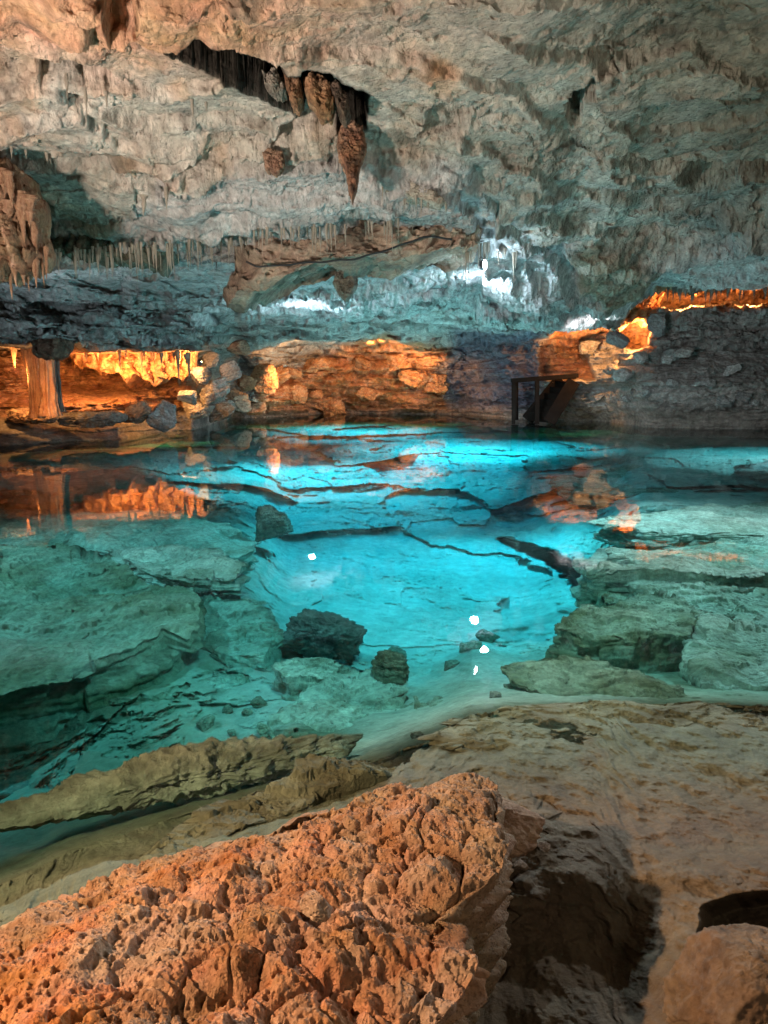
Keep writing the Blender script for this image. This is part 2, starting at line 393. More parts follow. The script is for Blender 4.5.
C = mixc(C, (.16,.13,.10), topw*sstep(.12, .3, fbm(X*1.9+20, Y0*2.6, Z*0+2, 6, 70, gain=.6))*.65)
st = np.abs(v2); C = C*(1-.45*(1-sstep(0, .035, st))*sstep(-.1, .2, v))[..., None]
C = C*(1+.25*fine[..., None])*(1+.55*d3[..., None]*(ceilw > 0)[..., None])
split = (0.25*(PY[:-1, :-1]+PY[1:, :-1]+PY[:-1, 1:]+PY[1:, 1:])) < np.interp(PX[:-1, :-1], [0, 200, 260, 560, 640, 768], [275, 280, 322, 322, 292, 292])
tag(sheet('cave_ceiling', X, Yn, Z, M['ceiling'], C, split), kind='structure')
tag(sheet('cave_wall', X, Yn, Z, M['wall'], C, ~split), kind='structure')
CAVE = (X, Yn, Z)
_ci = np.where(rowy < 345)[0][-1]
CXY = (X[:_ci, ::2].ravel(), Yn[:_ci, ::2].ravel(), Z[:_ci, ::2].ravel())
def roof_z(x, y, r=.3):
    m_ = (np.abs(CXY[0]-x) < r) & (np.abs(CXY[1]-y) < r)
    return float(CXY[2][m_].min()) if m_.any() else 2.6
def cave_pt(px, py):
    j = int(np.argmin(np.abs(colx-px))); i = int(np.argmin(np.abs(rowy-py)))
    return float(X[i, j]), float(Yn[i, j]), float(Z[i, j])

# rough outer vault that closes the cave behind and beside the camera
th = np.linspace(0, 2*math.pi, 180); ph = np.linspace(-.25, math.pi/2, 40)
TH, PH = np.meshgrid(th, ph)
rr = 1+.06*fbm(np.cos(TH)*3+5, np.sin(TH)*3+5, PH*3, 4, 71)
VX = np.cos(TH)*np.cos(PH)**.6*46*rr if False else np.sign(np.cos(PH))*np.abs(np.cos(PH))**.4*np.cos(TH)*40*rr
VY = np.abs(np.cos(PH))**.4*np.sin(TH)*24*rr+18
VZ = np.sin(PH)*7.5*rr
vc = np.zeros(VX.shape+(3,), f32)+np.array((.4,.36,.3), f32)
tag(sheet('cave_vault', VX, VY, VZ, M['wall'], vc), kind='structure')

# ------------------------------------------------------------------ POOL FLOOR AND SHORE
colx2 = np.concatenate([np.linspace(-900, -60, 90)[:-1], np.linspace(-60, 830, 960), np.linspace(830, 1670, 90)[1:]])
rowy2 = np.concatenate([np.linspace(407, 470, 130)[:-1], np.linspace(470, 1060, 820)[:-1], np.linspace(1060, 2600, 130)])
PX, PY = np.meshgrid(colx2, rowy2)
ctl_r = [407, 425, 440, 460, 490, 520, 560, 600, 640, 680, 700, 730, 780, 850, 1100, 2600]
ctl = {
 -900: [.3,.3,.3,.3,.3,.3,.4,.4,.4,.5,.6,.9,.9,.9,.9,.9],
 0:    [.3,.3,.25,.10,.14,.18,.25,.30,.36,.48,.65,.80,.85,1.0,1.2,1.2],
 120:  [.3,.3,.25,.14,.16,.20,.22,.26,.34,.48,.62,.66,.6,.6,.6,.6],
 230:  [.3,.25,.3,.35,.40,.42,.40,.45,.55,.60,.60,.5,.5,.5,.5,.5],
 300:  [.3,.28,.35,.50,.70,.80,.85,.85,.78,.65,.55,.4,.5,.5,.5,.5],
 400:  [.3,.28,.35,.50,.72,.85,.92,.95,.85,.7,.55,.45,.5,.5,.5,.5],
 500:  [.3,.28,.35,.48,.68,.82,.92,.95,.85,.7,.4,.3,.3,.3,.3,.3],
 590:  [.3,.28,.33,.42,.50,.55,.7,.8,.7,.55,.4,.3,.3,.3,.3,.3],
 650:  [.3,.25,.25,.20,.25,.09,.12,.30,.6,.6,.5,.3,.3,.3,.3,.3],
 768:  [.3,.25,.22,.15,.25,.06,.10,.20,.3,.4,.5,.3,.3,.3,.3,.3],
 1670: [.3,.25,.22,.15,.25,.06,.10,.20,.3,.4,.5,.3,.3,.3,.3,.3]}
ck = sorted(ctl); cka = np.array(ck, float)
WP = fbm(PX/40, PY/18, PX*0+1.7, 5, 81)*16; WQ = fbm(PX/40, PY/18, PX*0+9.7, 5, 82)*9
ki = np.clip(np.searchsorted(ck, PX+WP, side='right')-1, 0, len(ck)-2)
tt = (PX+WP-cka[ki])/(cka[ki+1]-cka[ki]); tt = np.clip(tt, 0, 1); tt = tt*tt*(3-2*tt)
CR = np.stack([np.interp(rowy2, ctl_r, ctl[k]) for k in ck], 1)
ri = np.interp(PY+WQ, rowy2, np.arange(len(rowy2))); r0 = np.clip(ri.astype(int), 0, len(rowy2)-2); rf = np.clip(ri-r0, 0, 1)
D = (CR[r0, ki]*(1-rf)+CR[r0+1, ki]*rf)*(1-tt)+(CR[r0, ki+1]*(1-rf)+CR[r0+1, ki+1]*rf)*tt
gx, gy, _ = at_z(PX, PY, -D)
gm = fbm(gx*.9, gy*.7, gx*0, 4, 83)
# bedding plates with dark joints
a1, a2, aid = worley(gx*.55+.35*gm, gy*.42+.3*gm, None, 85)
b1, b2, bid = worley(gx*1.3+.4*gm, gy*.95+.3*gm, None, 86)
jag = fbm(gx*3, gy*3, gx*0, 5, 88, gain=.65)
k1, k2, kid = worley(gx*.62+.35*gm+.16*jag, gy*.5+.3*gm+.16*jag, None, 201)
k3, k4, kid2 = worley(gx*1.7+.4*gm+.22*jag, gy*1.3+.3*gm+.2*jag, None, 202)
pl = terrace(fbm(gx*.36+.1*jag, gy*.45, gx*0+5, 8, 87, gain=.56)*.9+.5+.02*jag, 7, .8)-.5
pl2 = terrace(fbm(gx*1.3, gy*1.5, gx*0+7, 7, 89, gain=.6)+.5, 6, .75)-.5
fp = sstep(-.05, .2, fbm(gx*.5, gy*.5, gx*0+3, 4, 90))
farw = np.clip(D/.5, .25, 1.4)
crack = (1-sstep(.0, .05, a2-a1))*.16 + (1-sstep(.0, .05, b2-b1))*.05*sstep(.3, .6, aid)
lw = (1-sstep(230, 300, PX+WP))*sstep(470, 520, PY); lw = np.maximum(lw, sstep(560, 620, PX+WP)*sstep(480, 520, PY))
Dn = D + farw*(-(.05+.1*lw)*pl-(.01+.03*fp+.09*lw)*pl2-(kid-.5)*.15-(kid2-.5)*.05*fp-(bid-.5)*.05*lw) + (.06*gm+.022*jag*(.5+2*lw))*farw
# the open crevice sloping across the middle right, the dark one under the left shelf
def crev(pts, w, dep, ww=1.0):
    """trench along a polyline in the plan"""
    global Dn
    P = [at_z(a, b, -.4) for a, b in pts]
    dm = np.full(gx.shape, 1e9, f32)
    for (ax, ay, _), (bx, by, _) in zip(P[:-1], P[1:]):
        ex, ey = bx-ax, by-ay; t = np.clip(((gx-ax)*ex+(gy-ay)*ey)/(ex*ex+ey*ey), 0, 1)
        dm = np.minimum(dm, np.hypot(gx-ax-t*ex, gy-ay-t*ey))
    Dn = Dn + dep*(1-sstep(w*.5, w, dm+1.1*w*(jag+gm)))
crev([(505,506),(540,520),(575,540),(594,556)], .13, .55)
lw2 = (1-sstep(200, 300, PX+WP))*sstep(485, 530, PY); Dn = lerp(Dn, np.maximum(Dn, .62), lw2)
rw2 = sstep(590, 640, PX+WP)*sstep(500, 530, PY); Dn = lerp(Dn, np.maximum(Dn, .45), rw2)
crev([(560,492),(640,500),(768,497)], .12, .3)

Dn = np.maximum(Dn, .035)
# shore line
sl = np.interp(PX+WP*.6, [-900,-60,0,70,160,250,330,390,430,470,560,680,768,1670], [1100,905,886,852,822,795,772,756,738,718,713,715,719,740])
s = PY-sl
Dn = np.minimum(Dn, .012+np.clip(-s, 0, 400)*.010*(1+.4*gm)) if False else np.where(s < 0, np.minimum(Dn, np.maximum(.0, np.clip(-s, 0, 400)*.009*(1.2+.9*gm))), Dn)
gx1, gy1, _ = at_z(PX, PY, -np.clip(Dn, 0, 3))
f_a = fbm(gx1*3, gy1*3, gx1*0, 5, 91); f_b = fbm(gx1*11, gy1*9, gx1*0, 5, 92); f_r = fbm(gx1*5, gy1*4, gx1*0, 4, 93, ridge=True)
hill = np.interp(PX, [-900,0,200,400,520,640,768,1670], [.25,.22,.16,.12,.10,.14,.20,.3])
up = hill*sstep(-20, 190, s)+.0004*np.clip(s, 0, 50)
sled = terrace(fbm(gx1*1.6, gy1*2.2, gx1*0, 7, 97, gain=.6)+.5, 7, .75)-.5
nsh = (.055*f_a+.02*f_b+.012*f_r+.018*sled+.10*fbm(gx1*.9, gy1*.9, gx1*0, 3, 99))*sstep(-95, -10, s)
up = up + nsh 
up -= .16*sstep(120, 260, s)*sstep(700, 560, PX) if False else .14*sstep(130, 250, s)*(1-sstep(600, 720, PX))
hole = mask(PX+WP*.5, PY+WQ*.5, [(706,912),(740,900),(900,890),(900,955),(768,952),(730,955),(705,945)], 9)
up -= .22*hole
p1, p2, pid = worley(gx1*16, gy1*16, None, 94)
cob = sstep(-30, 40, -(np.abs(PX-500+.3*(PY-840))-60))*sstep(780, 810, PY)*(1-sstep(960, 1000, PY))
up += cob*.022*(1-p1)*(pid > .45)
zz = np.where(s < 0, -Dn+nsh, up)-.07*(1-sstep(330, 420, PX))*sstep(-110, -30, s)*(1-sstep(8, 40, s))-.02*sstep(-60, -20, s)*(1-sstep(0, 20, s))
zz = zz + f_b*.009*np.clip(at_z(PX, PY, 0)[1]/4, .4, 3)*sstep(-6, 6, np.abs(s)+2)
gx, gy, _ = at_z(PX, PY, zz)
gz = zz
C = np.zeros(PX.shape+(3,), f32)+np.array((.60,.60,.55), f32)
v = fbm(gx*.8, gy*.8, gx*0, 5, 95); v2 = fbm(gx*3.5, gy*3, gx*0, 5, 96)
C = mixc(C, (.42,.42,.36), sstep(-.1, .35, v)*.6)
algae = np.maximum((1-sstep(150, 330, PX+WP*2))*sstep(470, 540, PY), sstep(560, 640, PX-.25*(PY-560))*sstep(520, 560, PY))
algae = np.maximum(algae, sstep(620, 720, PY+WQ)*.3)
C = mixc(C, (.30,.31,.22), algae*.9)
C = mixc(C, (.22,.2,.13), algae*.7*sstep(0, .3, v2))
deepl = (1-sstep(120, 200, PX))*sstep(700, 730, PY)*(1-sstep(0, 6, s)); C = mixc(C, (.24,.26,.2), deepl*.6)
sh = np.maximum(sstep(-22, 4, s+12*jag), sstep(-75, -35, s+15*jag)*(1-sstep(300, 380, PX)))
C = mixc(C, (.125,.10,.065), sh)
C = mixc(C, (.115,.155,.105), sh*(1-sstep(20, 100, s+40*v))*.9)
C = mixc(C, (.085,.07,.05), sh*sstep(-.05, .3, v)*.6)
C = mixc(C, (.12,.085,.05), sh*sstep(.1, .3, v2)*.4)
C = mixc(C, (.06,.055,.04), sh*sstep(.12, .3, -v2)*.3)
C = C*(1+.35*f_b[..., None])
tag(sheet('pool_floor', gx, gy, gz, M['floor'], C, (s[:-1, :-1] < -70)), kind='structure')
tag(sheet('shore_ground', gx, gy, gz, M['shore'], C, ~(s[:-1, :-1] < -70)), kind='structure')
FG = (gx, gy, gz)
def floor_pt(px, py):
    j = int(np.argmin(np.abs(colx2-px))); i = int(np.argmin(np.abs(rowy2-py)))
    return float(gx[i, j]), float(gy[i, j]), float(gz[i, j])

# ------------------------------------------------------------------ WATER
def make_water():
    m = bpy.data.materials.new('clear_pool_water'); m.use_nodes = True; nt = m.node_tree; N = nt.nodes; L = nt.links
    for n in list(N): N.remove(n)
    out = N.new('ShaderNodeOutputMaterial'); tr = N.new('ShaderNodeBsdfTransparent'); gl = N.new('ShaderNodeBsdfGlossy')
    gl.inputs['Roughness'].default_value = 0.0
    fr = N.new('ShaderNodeFresnel'); fr.inputs['IOR'].default_value = 1.2
    geo = N.new('ShaderNodeNewGeometry')
    mx = N.new('ShaderNodeMixShader')
    tc = N.new('ShaderNodeTexCoord'); ns = N.new('ShaderNodeTexNoise'); ns.inputs['Scale'].default_value = 2.5; ns.inputs['Detail'].default_value = 2
    L.new(tc.outputs['Object'], ns.inputs['Vector'])
    bp = N.new('ShaderNodeBump'); bp.inputs['Strength'].default_value = .12; bp.inputs['Distance'].default_value = .01
    L.new(ns.outputs['Fac'], bp.inputs['Height']); L.new(bp.outputs[0], gl.inputs['Normal'])
    L.new(fr.outputs[0], mx.inputs[0]); L.new(tr.outputs[0], mx.inputs[1]); L.new(gl.outputs[0], mx.inputs[2]); L.new(mx.outputs[0], out.inputs['Surface'])
    ab = N.new('ShaderNodeVolumeAbsorption'); ab.inputs['Color'].default_value = (.02, .882, .948, 1); ab.inputs['Density'].default_value = .85
    L.new(ab.outputs[0], out.inputs['Volume'])
    x0, x1, y0, y1, z0 = -36, 36, -3, 38, -4
    V = [(x0,y0,z0),(x1,y0,z0),(x1,y1,z0),(x0,y1,z0),(x0,y0,0),(x1,y0,0),(x1,y1,0),(x0,y1,0)]
    F = [(3,2,1,0),(4,5,6,7),(0,1,5,4),(1,2,6,5),(2,3,7,6),(3,0,4,7)]
    o = mesh_from('pool_water', V, F, m, smooth=False)
    tag(o, kind='structure')
make_water()

# ------------------------------------------------------------------ ROCKS
def rock(name, label, cat, loc, size, rot=(0, 0, 0), seed=0, n=120, mat='boulder', col=(.33,.33,.26), col2=(.2,.19,.13),
         strata=.12, box=4., rough=.12, group=None, smooth=True, pits=0, tilt=0, cuts=5):
    """a free boulder: superellipsoid cut by planes, bedded and roughened"""
    u = np.linspace(0, 2*math.pi, 2*n, endpoint=False); w = np.linspace(0, math.pi, n)
    U, W = np.meshgrid(u, w)
    dx, dy, dz_ = np.sin(W)*np.cos(U), np.sin(W)*np.sin(U), np.cos(W)
    r = (np.abs(dx)**box+np.abs(dy)**box+np.abs(dz_)**box)**(-1/box)
    rg = np.random.default_rng(seed)
    for k in range(cuts+5):
        nv = rg.normal(size=3); nv[2] *= .6; nv /= np.linalg.norm(nv); dd = rg.uniform(.55, .88)
        dt = dx*nv[0]+dy*nv[1]+dz_*nv[2]
        r = np.where(dt > .05, np.minimum(r, dd/np.maximum(dt, .05)), r)
    x, y, z = dx*r, dy*r, dz_*r
    sx, sy, sz_ = size
    wx_, wy_, wz_ = x*sx, y*sy, z*sz_
    s_ = max(size); o5 = seed*3.7
    q = 2.2/s_
    lay = terrace(fbm(wx_*q*.4+o5, wy_*q*.4, wz_*q*2.2, 3, seed+1)+wz_/sz_*.6+1, 7, .6)-wz_/sz_*.6-1
    lay2 = terrace(fbm(wx_*q*.8+o5, wy_*q*.8, wz_*q, 6, seed+8, gain=.6)+.5, 6, .75)-.5
    d = rough*1.6*s_*lay2 + strata*s_*lay*1.8*np.sin(W)**.5 + rough*1.5*s_*fbm(wx_*q+o5, wy_*q, wz_*q*1.4, 7, seed+2, gain=.58) + rough*.6*s_*fbm(wx_*q*3+o5, wy_*q*3, wz_*q*5, 5, seed+3, ridge=True)
    if pits:
        f1_, f2_, c_ = worley(wx_*pits+o5, wy_*pits, wz_*pits, seed+9)
        d = d-(.5-f1_)*.5/pits*(c_ > .3)
    x2, y2, z2 = wx_+dx*d, wy_+dy*d, wz_+dz_*d*.7
    vv = fbm(x2*q*1.5+o5, y2*q*1.5, z2*q*4, 5, seed+5)
    Cc = mixc(np.zeros(x2.shape+(3,), f32)+np.array(col, f32), col2, sstep(-.15, .3, vv))
    V = np.stack([x2, y2, z2], -1).reshape(-1, 3)
    F = grid_faces(n, 2*n, wrap=True)
    o = mesh_from(name, V, F[:, ::-1], M[mat], smooth=smooth, colors=Cc)
    o.location = loc; o.rotation_euler = rot
    if label: tag(o, label, cat, group)
    return o
def rock_px(name, label, cat, box_, z, dscale=1., hz=.2, **k):
    """boulder whose silhouette fills a pixel box, standing at height z"""
    (x0, y0, x1, y1) = box_
    cx, cy, _ = at_z((x0+x1)/2, (y0+y1)/2, z)
    sx = (x1-x0)/2/FPX*math.hypot(cy, CH-z)
    return rock(name, label, cat, (cx, cy, z), (sx, sx*dscale, hz), **k)

exec_rocks = True
G_ = (.34,.35,.26); G2 = (.19,.18,.11)
rock_px('submerged_boulder', 'dark rounded boulder under water between pale slabs', 'boulder', (268,598,372,664), -.52, .5, .18, seed=114, n=150, col=(.13,.15,.13), col2=(.07,.08,.07), rot=(0,.1,0), strata=.1, rough=.14, box=6)
rock_px('submerged_boulder', 'small brown stone under water at the edge of the pale slab', 'boulder', (372,650,412,682), -.42, .8, .09, seed=15, n=80, col=(.2,.19,.13), col2=(.12,.11,.07))
rock_px('submerged_boulder', 'squat dark rock standing alone in the bright pool', 'boulder', (252,506,292,542), -.30, .9, .22, seed=16, n=90, col=(.16,.19,.15), col2=(.09,.10,.08), strata=.1)
rock_px('submerged_ledge', 'pale crusted ledge just under the water by the orange shore', 'rock ledge', (30,738,352,812), -.12, .17, .06, seed=22, n=190, col=(.27,.33,.25), col2=(.14,.17,.12), rot=(.05,-.05,.42), strata=.05, rough=.11, box=2.5)
rock_px('shore_boulder', 'smooth brown boulder in the bottom right corner', 'boulder', (688,950,850,1090), .16, .8, .13, seed=23, n=170, mat='shore', col=(.18,.13,.085), col2=(.11,.08,.055), strata=.01, rough=.06, box=2.6, cuts=3)
rock_px('shore_boulder', 'flat brown rock lobe jutting from behind the orange boulder', 'boulder', (430,778,540,860), .22, .7, .055, seed=24, n=130, mat='shore', col=(.40,.27,.18), col2=(.3,.2,.13), rot=(.1,.12,-.35), strata=.03, rough=.08, box=3)
for k, (a, b, r_, lab) in enumerate([(505,842,13,'upper small loose stone in the shade beside the orange boulder'),(520,868,11,'middle small loose stone in the shade beside the orange boulder'),(545,850,9,'pebble at the edge of the shade beside the orange boulder'),(498,905,12,'lower small loose stone in the shade beside the orange boulder')]):
    p = floor_pt(a, b); w_ = r_/FPX*1.5
    rock('loose_stone', lab, 'stone', (p[0], p[1], p[2]+w_*.3), (w_, w_*.8, w_*.6), seed=30+k, n=40, mat='shore', col=(.3,.24,.18), col2=(.2,.16,.12), group='loose stones in the shade')


def slab(label, poly, zt, thick, seed, col=(.34,.36,.28), col2=(.19,.20,.13), flare=.0, tilt=(0, 0), rough=1., name='submerged_rock', cat='flat rock', dense=1., mat='boulder'):
    """a bedded rock slab: jagged outline given in the plan, flat stepped top, layered broken sides"""
    zt = zt-(.20 if seed < 407 else .11); rough = rough*1.5
    pts = np.array([at_z(a, b, zt)[:2] for a, b in poly])
    seg = np.linalg.norm(np.roll(pts, -1, 0)-pts, axis=1); cum = np.concatenate([[0], np.cumsum(seg)])
    NT = int(620*dense); t = np.linspace(0, cum[-1], NT, endpoint=False)
    ox = np.interp(t, cum, np.append(pts[:, 0], pts[0, 0])); oy = np.interp(t, cum, np.append(pts[:, 1], pts[0, 1]))
    cx, cy = pts.mean(0); size = math.sqrt(np.ptp(pts[:, 0])*np.ptp(pts[:, 1])); o5 = seed*5.1
    rs = np.concatenate([np.linspace(.01, 1, int(130*dense)), 1+np.linspace(0, 1, 60)[1:]])
    R, T = np.meshgrid(rs, np.arange(NT), indexing='ij'); k = np.clip(R, 0, 1); fl = np.clip(R-1, 0, 1)
    nx, ny = ox-cx, oy-cy; nl = np.hypot(nx, ny)+1e-6; nx, ny = (nx/nl)[T], (ny/nl)[T]
    q = 1/max(size, .3)
    bx = cx+(ox[T]-cx)*k; by = cy+(oy[T]-cy)*k
    lev = fl*thick
    # outline breaks differ from bed to bed
    bed = np.floor(fl*4+.35*fbm(bx*q*2+o5, by*q*2, bx*0, 3, seed))
    ang = worley(ox[T]*q*3.2+bed*7+o5, oy[T]*q*3.2, None, seed+3)[2]-.5
    jg = size*(.10*ang+.07*fbm(ox[T]*q*5+bed*3, oy[T]*q*5, bed, 6, seed+1, gain=.6))*sstep(.25, 1, k)
    off = jg + flare*fl + size*.035*fbm(bx*q*14, by*q*14, lev*22, 4, seed+2)*sstep(0, .05, fl)
    x = bx+nx*off; y = by+ny*off
    st2 = terrace(fbm(x*q*1.3+o5, y*q*1.8, x*0, 7, seed+5, gain=.55)+.5, 7, .8)-.5
    z = zt-lev-.012*(k**14)*(fl == 0)+(1-sstep(0, .3, fl))*(rough*(.28*min(thick, .35)*st2*1.6+.05*size*fbm(x*q*2.5+o5, y*q*2.5, x*0, 6, seed+6, gain=.58))) \
        + tilt[0]*(x-cx)+tilt[1]*(y-cy) + (fl == 0)*.055*(terrace(fbm(x*2.2+o5, y*3.4, x*0, 7, seed+12, gain=.6)+.5, 7, .75)-.5)
    z = z + .010*fbm(x*9, y*9, z*9, 4, seed+7)
    vv = fbm(x*q*3+o5, y*q*3, z*6, 6, seed+8); gg = fbm(x*2, y*2, z*2, 4, seed+9)
    Cc = mixc(np.zeros(x.shape+(3,), f32)+np.array(col, f32), col2, sstep(-.1, .3, vv))
    Cc = mixc(Cc, tuple(1.25*c for c in col), sstep(.1, .35, gg)*.6*(fl == 0))
    o0 = np.array((cx, cy, zt)); V = np.stack([x, y, z], -1)-o0
    o = mesh_from(name, V, grid_faces(len(rs), NT, wrap=True), M[mat], colors=Cc); o.location = o0
    return tag(o, label, cat)
GRN = dict(col=(.34,.36,.27), col2=(.19,.19,.11)); PAL = dict(col=(.52,.54,.46), col2=(.34,.36,.28)); TEA = dict(col=(.46,.48,.40), col2=(.26,.28,.20))
slab('low far slab of the left underwater shelf, partly under the orange reflection', [(-90,500),(60,498),(150,503),(240,536),(246,550),(200,560),(120,552),(60,548),(-90,552)], -.16, .45, 401, **TEA, dense=1.3)
slab('pale lens shaped slab lying across the back of the left underwater shelf', [(108,551),(165,543),(215,552),(246,566),(236,577),(190,577),(140,565)], -.10, .14, 402, **PAL)
slab('huge sloping green slab filling the middle of the left underwater shelf', [(-110,552),(60,550),(120,562),(168,584),(180,606),(176,622),(140,640),(80,655),(20,664),(-110,690)], -.16, .55, 403, flare=.16, **GRN, dense=1.6, tilt=(0,.04))
slab('stepped slab at the right foot of the left underwater shelf', [(172,590),(225,592),(262,604),(276,628),(262,652),(225,648),(184,628)], -.34, .4, 404, flare=.05, **TEA)
slab('broken pale slab under water below the dark crevice', [(150,678),(210,664),(262,656),(268,690),(262,716),(210,716),(165,700)], -.52, .3, 405, **TEA, rough=1.6)
slab('smooth dim slab deep under water at the left above the shore ledge', [(-60,720),(60,708),(150,706),(235,722),(235,750),(150,770),(20,790),(-60,800)], -.66, .3, 406, col=(.30,.34,.29), col2=(.2,.23,.19), rough=.5)
slab('small flat topped slab overhanging a dark gap near the pool centre', [(272,664),(322,656),(346,662),(322,676),(288,678)], -.34, .16, 407, **PAL)
slab('wide pale slab with broken edges under water near the pool centre', [(300,690),(345,668),(392,668),(408,690),(402,722),(345,745),(280,738),(272,712)], -.38, .35, 408, **PAL, dense=1.1, rough=.8)
slab('narrow pale slab beside the crack right of the wide one', [(414,694),(440,692),(456,716),(424,742),(410,728)], -.28, .3, 409, **TEA)
slab('far thin shelf under water at the right below the grey bank', [(560,474),(640,462),(740,468),(860,474),(860,497),(640,492),(580,488)], -.14, .3, 410, **TEA)
slab('pale plate at the right edge near the foot of the right bank', [(742,464),(800,456),(900,458),(900,488),(790,484),(748,476)], .03, .12, 411, col=(.5,.52,.5), col2=(.36,.37,.34), rough=.6)
slab('long pale plate under water carrying the orange reflections at right', [(604,518),(660,508),(768,501),(900,500),(900,538),(768,532),(690,530),(640,530)], -.03, .22, 412, **PAL, dense=1.2, rough=.7)
slab('layered slab with ragged left tip pointing into the bright pool', [(588,560),(614,550),(680,541),(768,533),(900,530),(900,572),(768,578),(700,580),(640,574),(600,572)], -.07, .30, 413, **TEA, dense=1.5)
slab('lower layered slab at right just before the blocky boulder', [(632,584),(690,580),(768,586),(900,596),(900,632),(768,622),(715,608),(660,598)], -.13, .30, 414, **TEA, dense=1.2)
slab('blocky green grey boulder with flat top under the water at right', [(552,626),(590,604),(640,592),(686,594),(694,612),(688,630),(640,634),(585,636)], -.12, .30, 415, flare=-.03, **GRN, name='submerged_boulder', cat='boulder', dense=1.3)
slab('long tapering slab under water in front of the blocky boulder', [(508,664),(560,658),(620,668),(680,688),(735,710),(700,714),(610,704),(540,690)], -.09, .22, 416, flare=-.02, **GRN, dense=1.3)
slab('large sloping slab under water beside the right shore', [(700,616),(768,630),(880,640),(880,722),(768,714),(715,694),(686,660)], -.16, .4, 417, **TEA, dense=1.2, tilt=(0,.05))
slab('crooked mid brown slab wedged behind the blocky boulder', [(600,590),(636,584),(660,592),(640,600),(606,602)], -.22, .2, 418, **GRN)
SHC = dict(col=(.135,.165,.11), col2=(.085,.095,.06), mat='shore', name='shore_rock', cat='shore rock')
slab('green brown crusted rock edge dipping into the water behind the orange boulder', [(120,862),(190,818),(262,786),(330,766),(392,748),(436,736),(452,748),(400,774),(320,796),(240,826),(170,866)], .13, .22, 451, **SHC, dense=1.4, rough=1.0)
slab('long flat greenish rock edge meeting the pool at the near right shore', [(418,742),(452,720),(500,706),(560,702),(640,705),(700,703),(780,706),(880,704),(880,735),(700,738),(560,740),(470,752)], .125, .2, 452, **SHC, dense=1.6, rough=.5)
for k_ in range(16):
    a_, b_ = [(random.uniform(255, 420), random.uniform(655, 740)), (random.uniform(440, 520), random.uniform(640, 700)), (random.uniform(180, 280), random.uniform(700, 745))][k_ % 3]
    p3 = floor_pt(a_, b_); r3_ = random.uniform(5, 13)/FPX*math.hypot(p3[1], 1.3); g4 = random.uniform(.25, .42)
    rock('submerged_stone', 'small loose stone on the pool bed among the pale slabs near the shore', 'stone', (p3[0], p3[1], p3[2]+r3_*.3), (r3_, r3_*.8, r3_*.55), rot=(0, 0, random.uniform(0, 3)), seed=520+k_, n=40, col=(g4, g4*1.03, g4*.8), col2=(g4*.6, g4*.6, g4*.42), group='small stones on the pool bed')
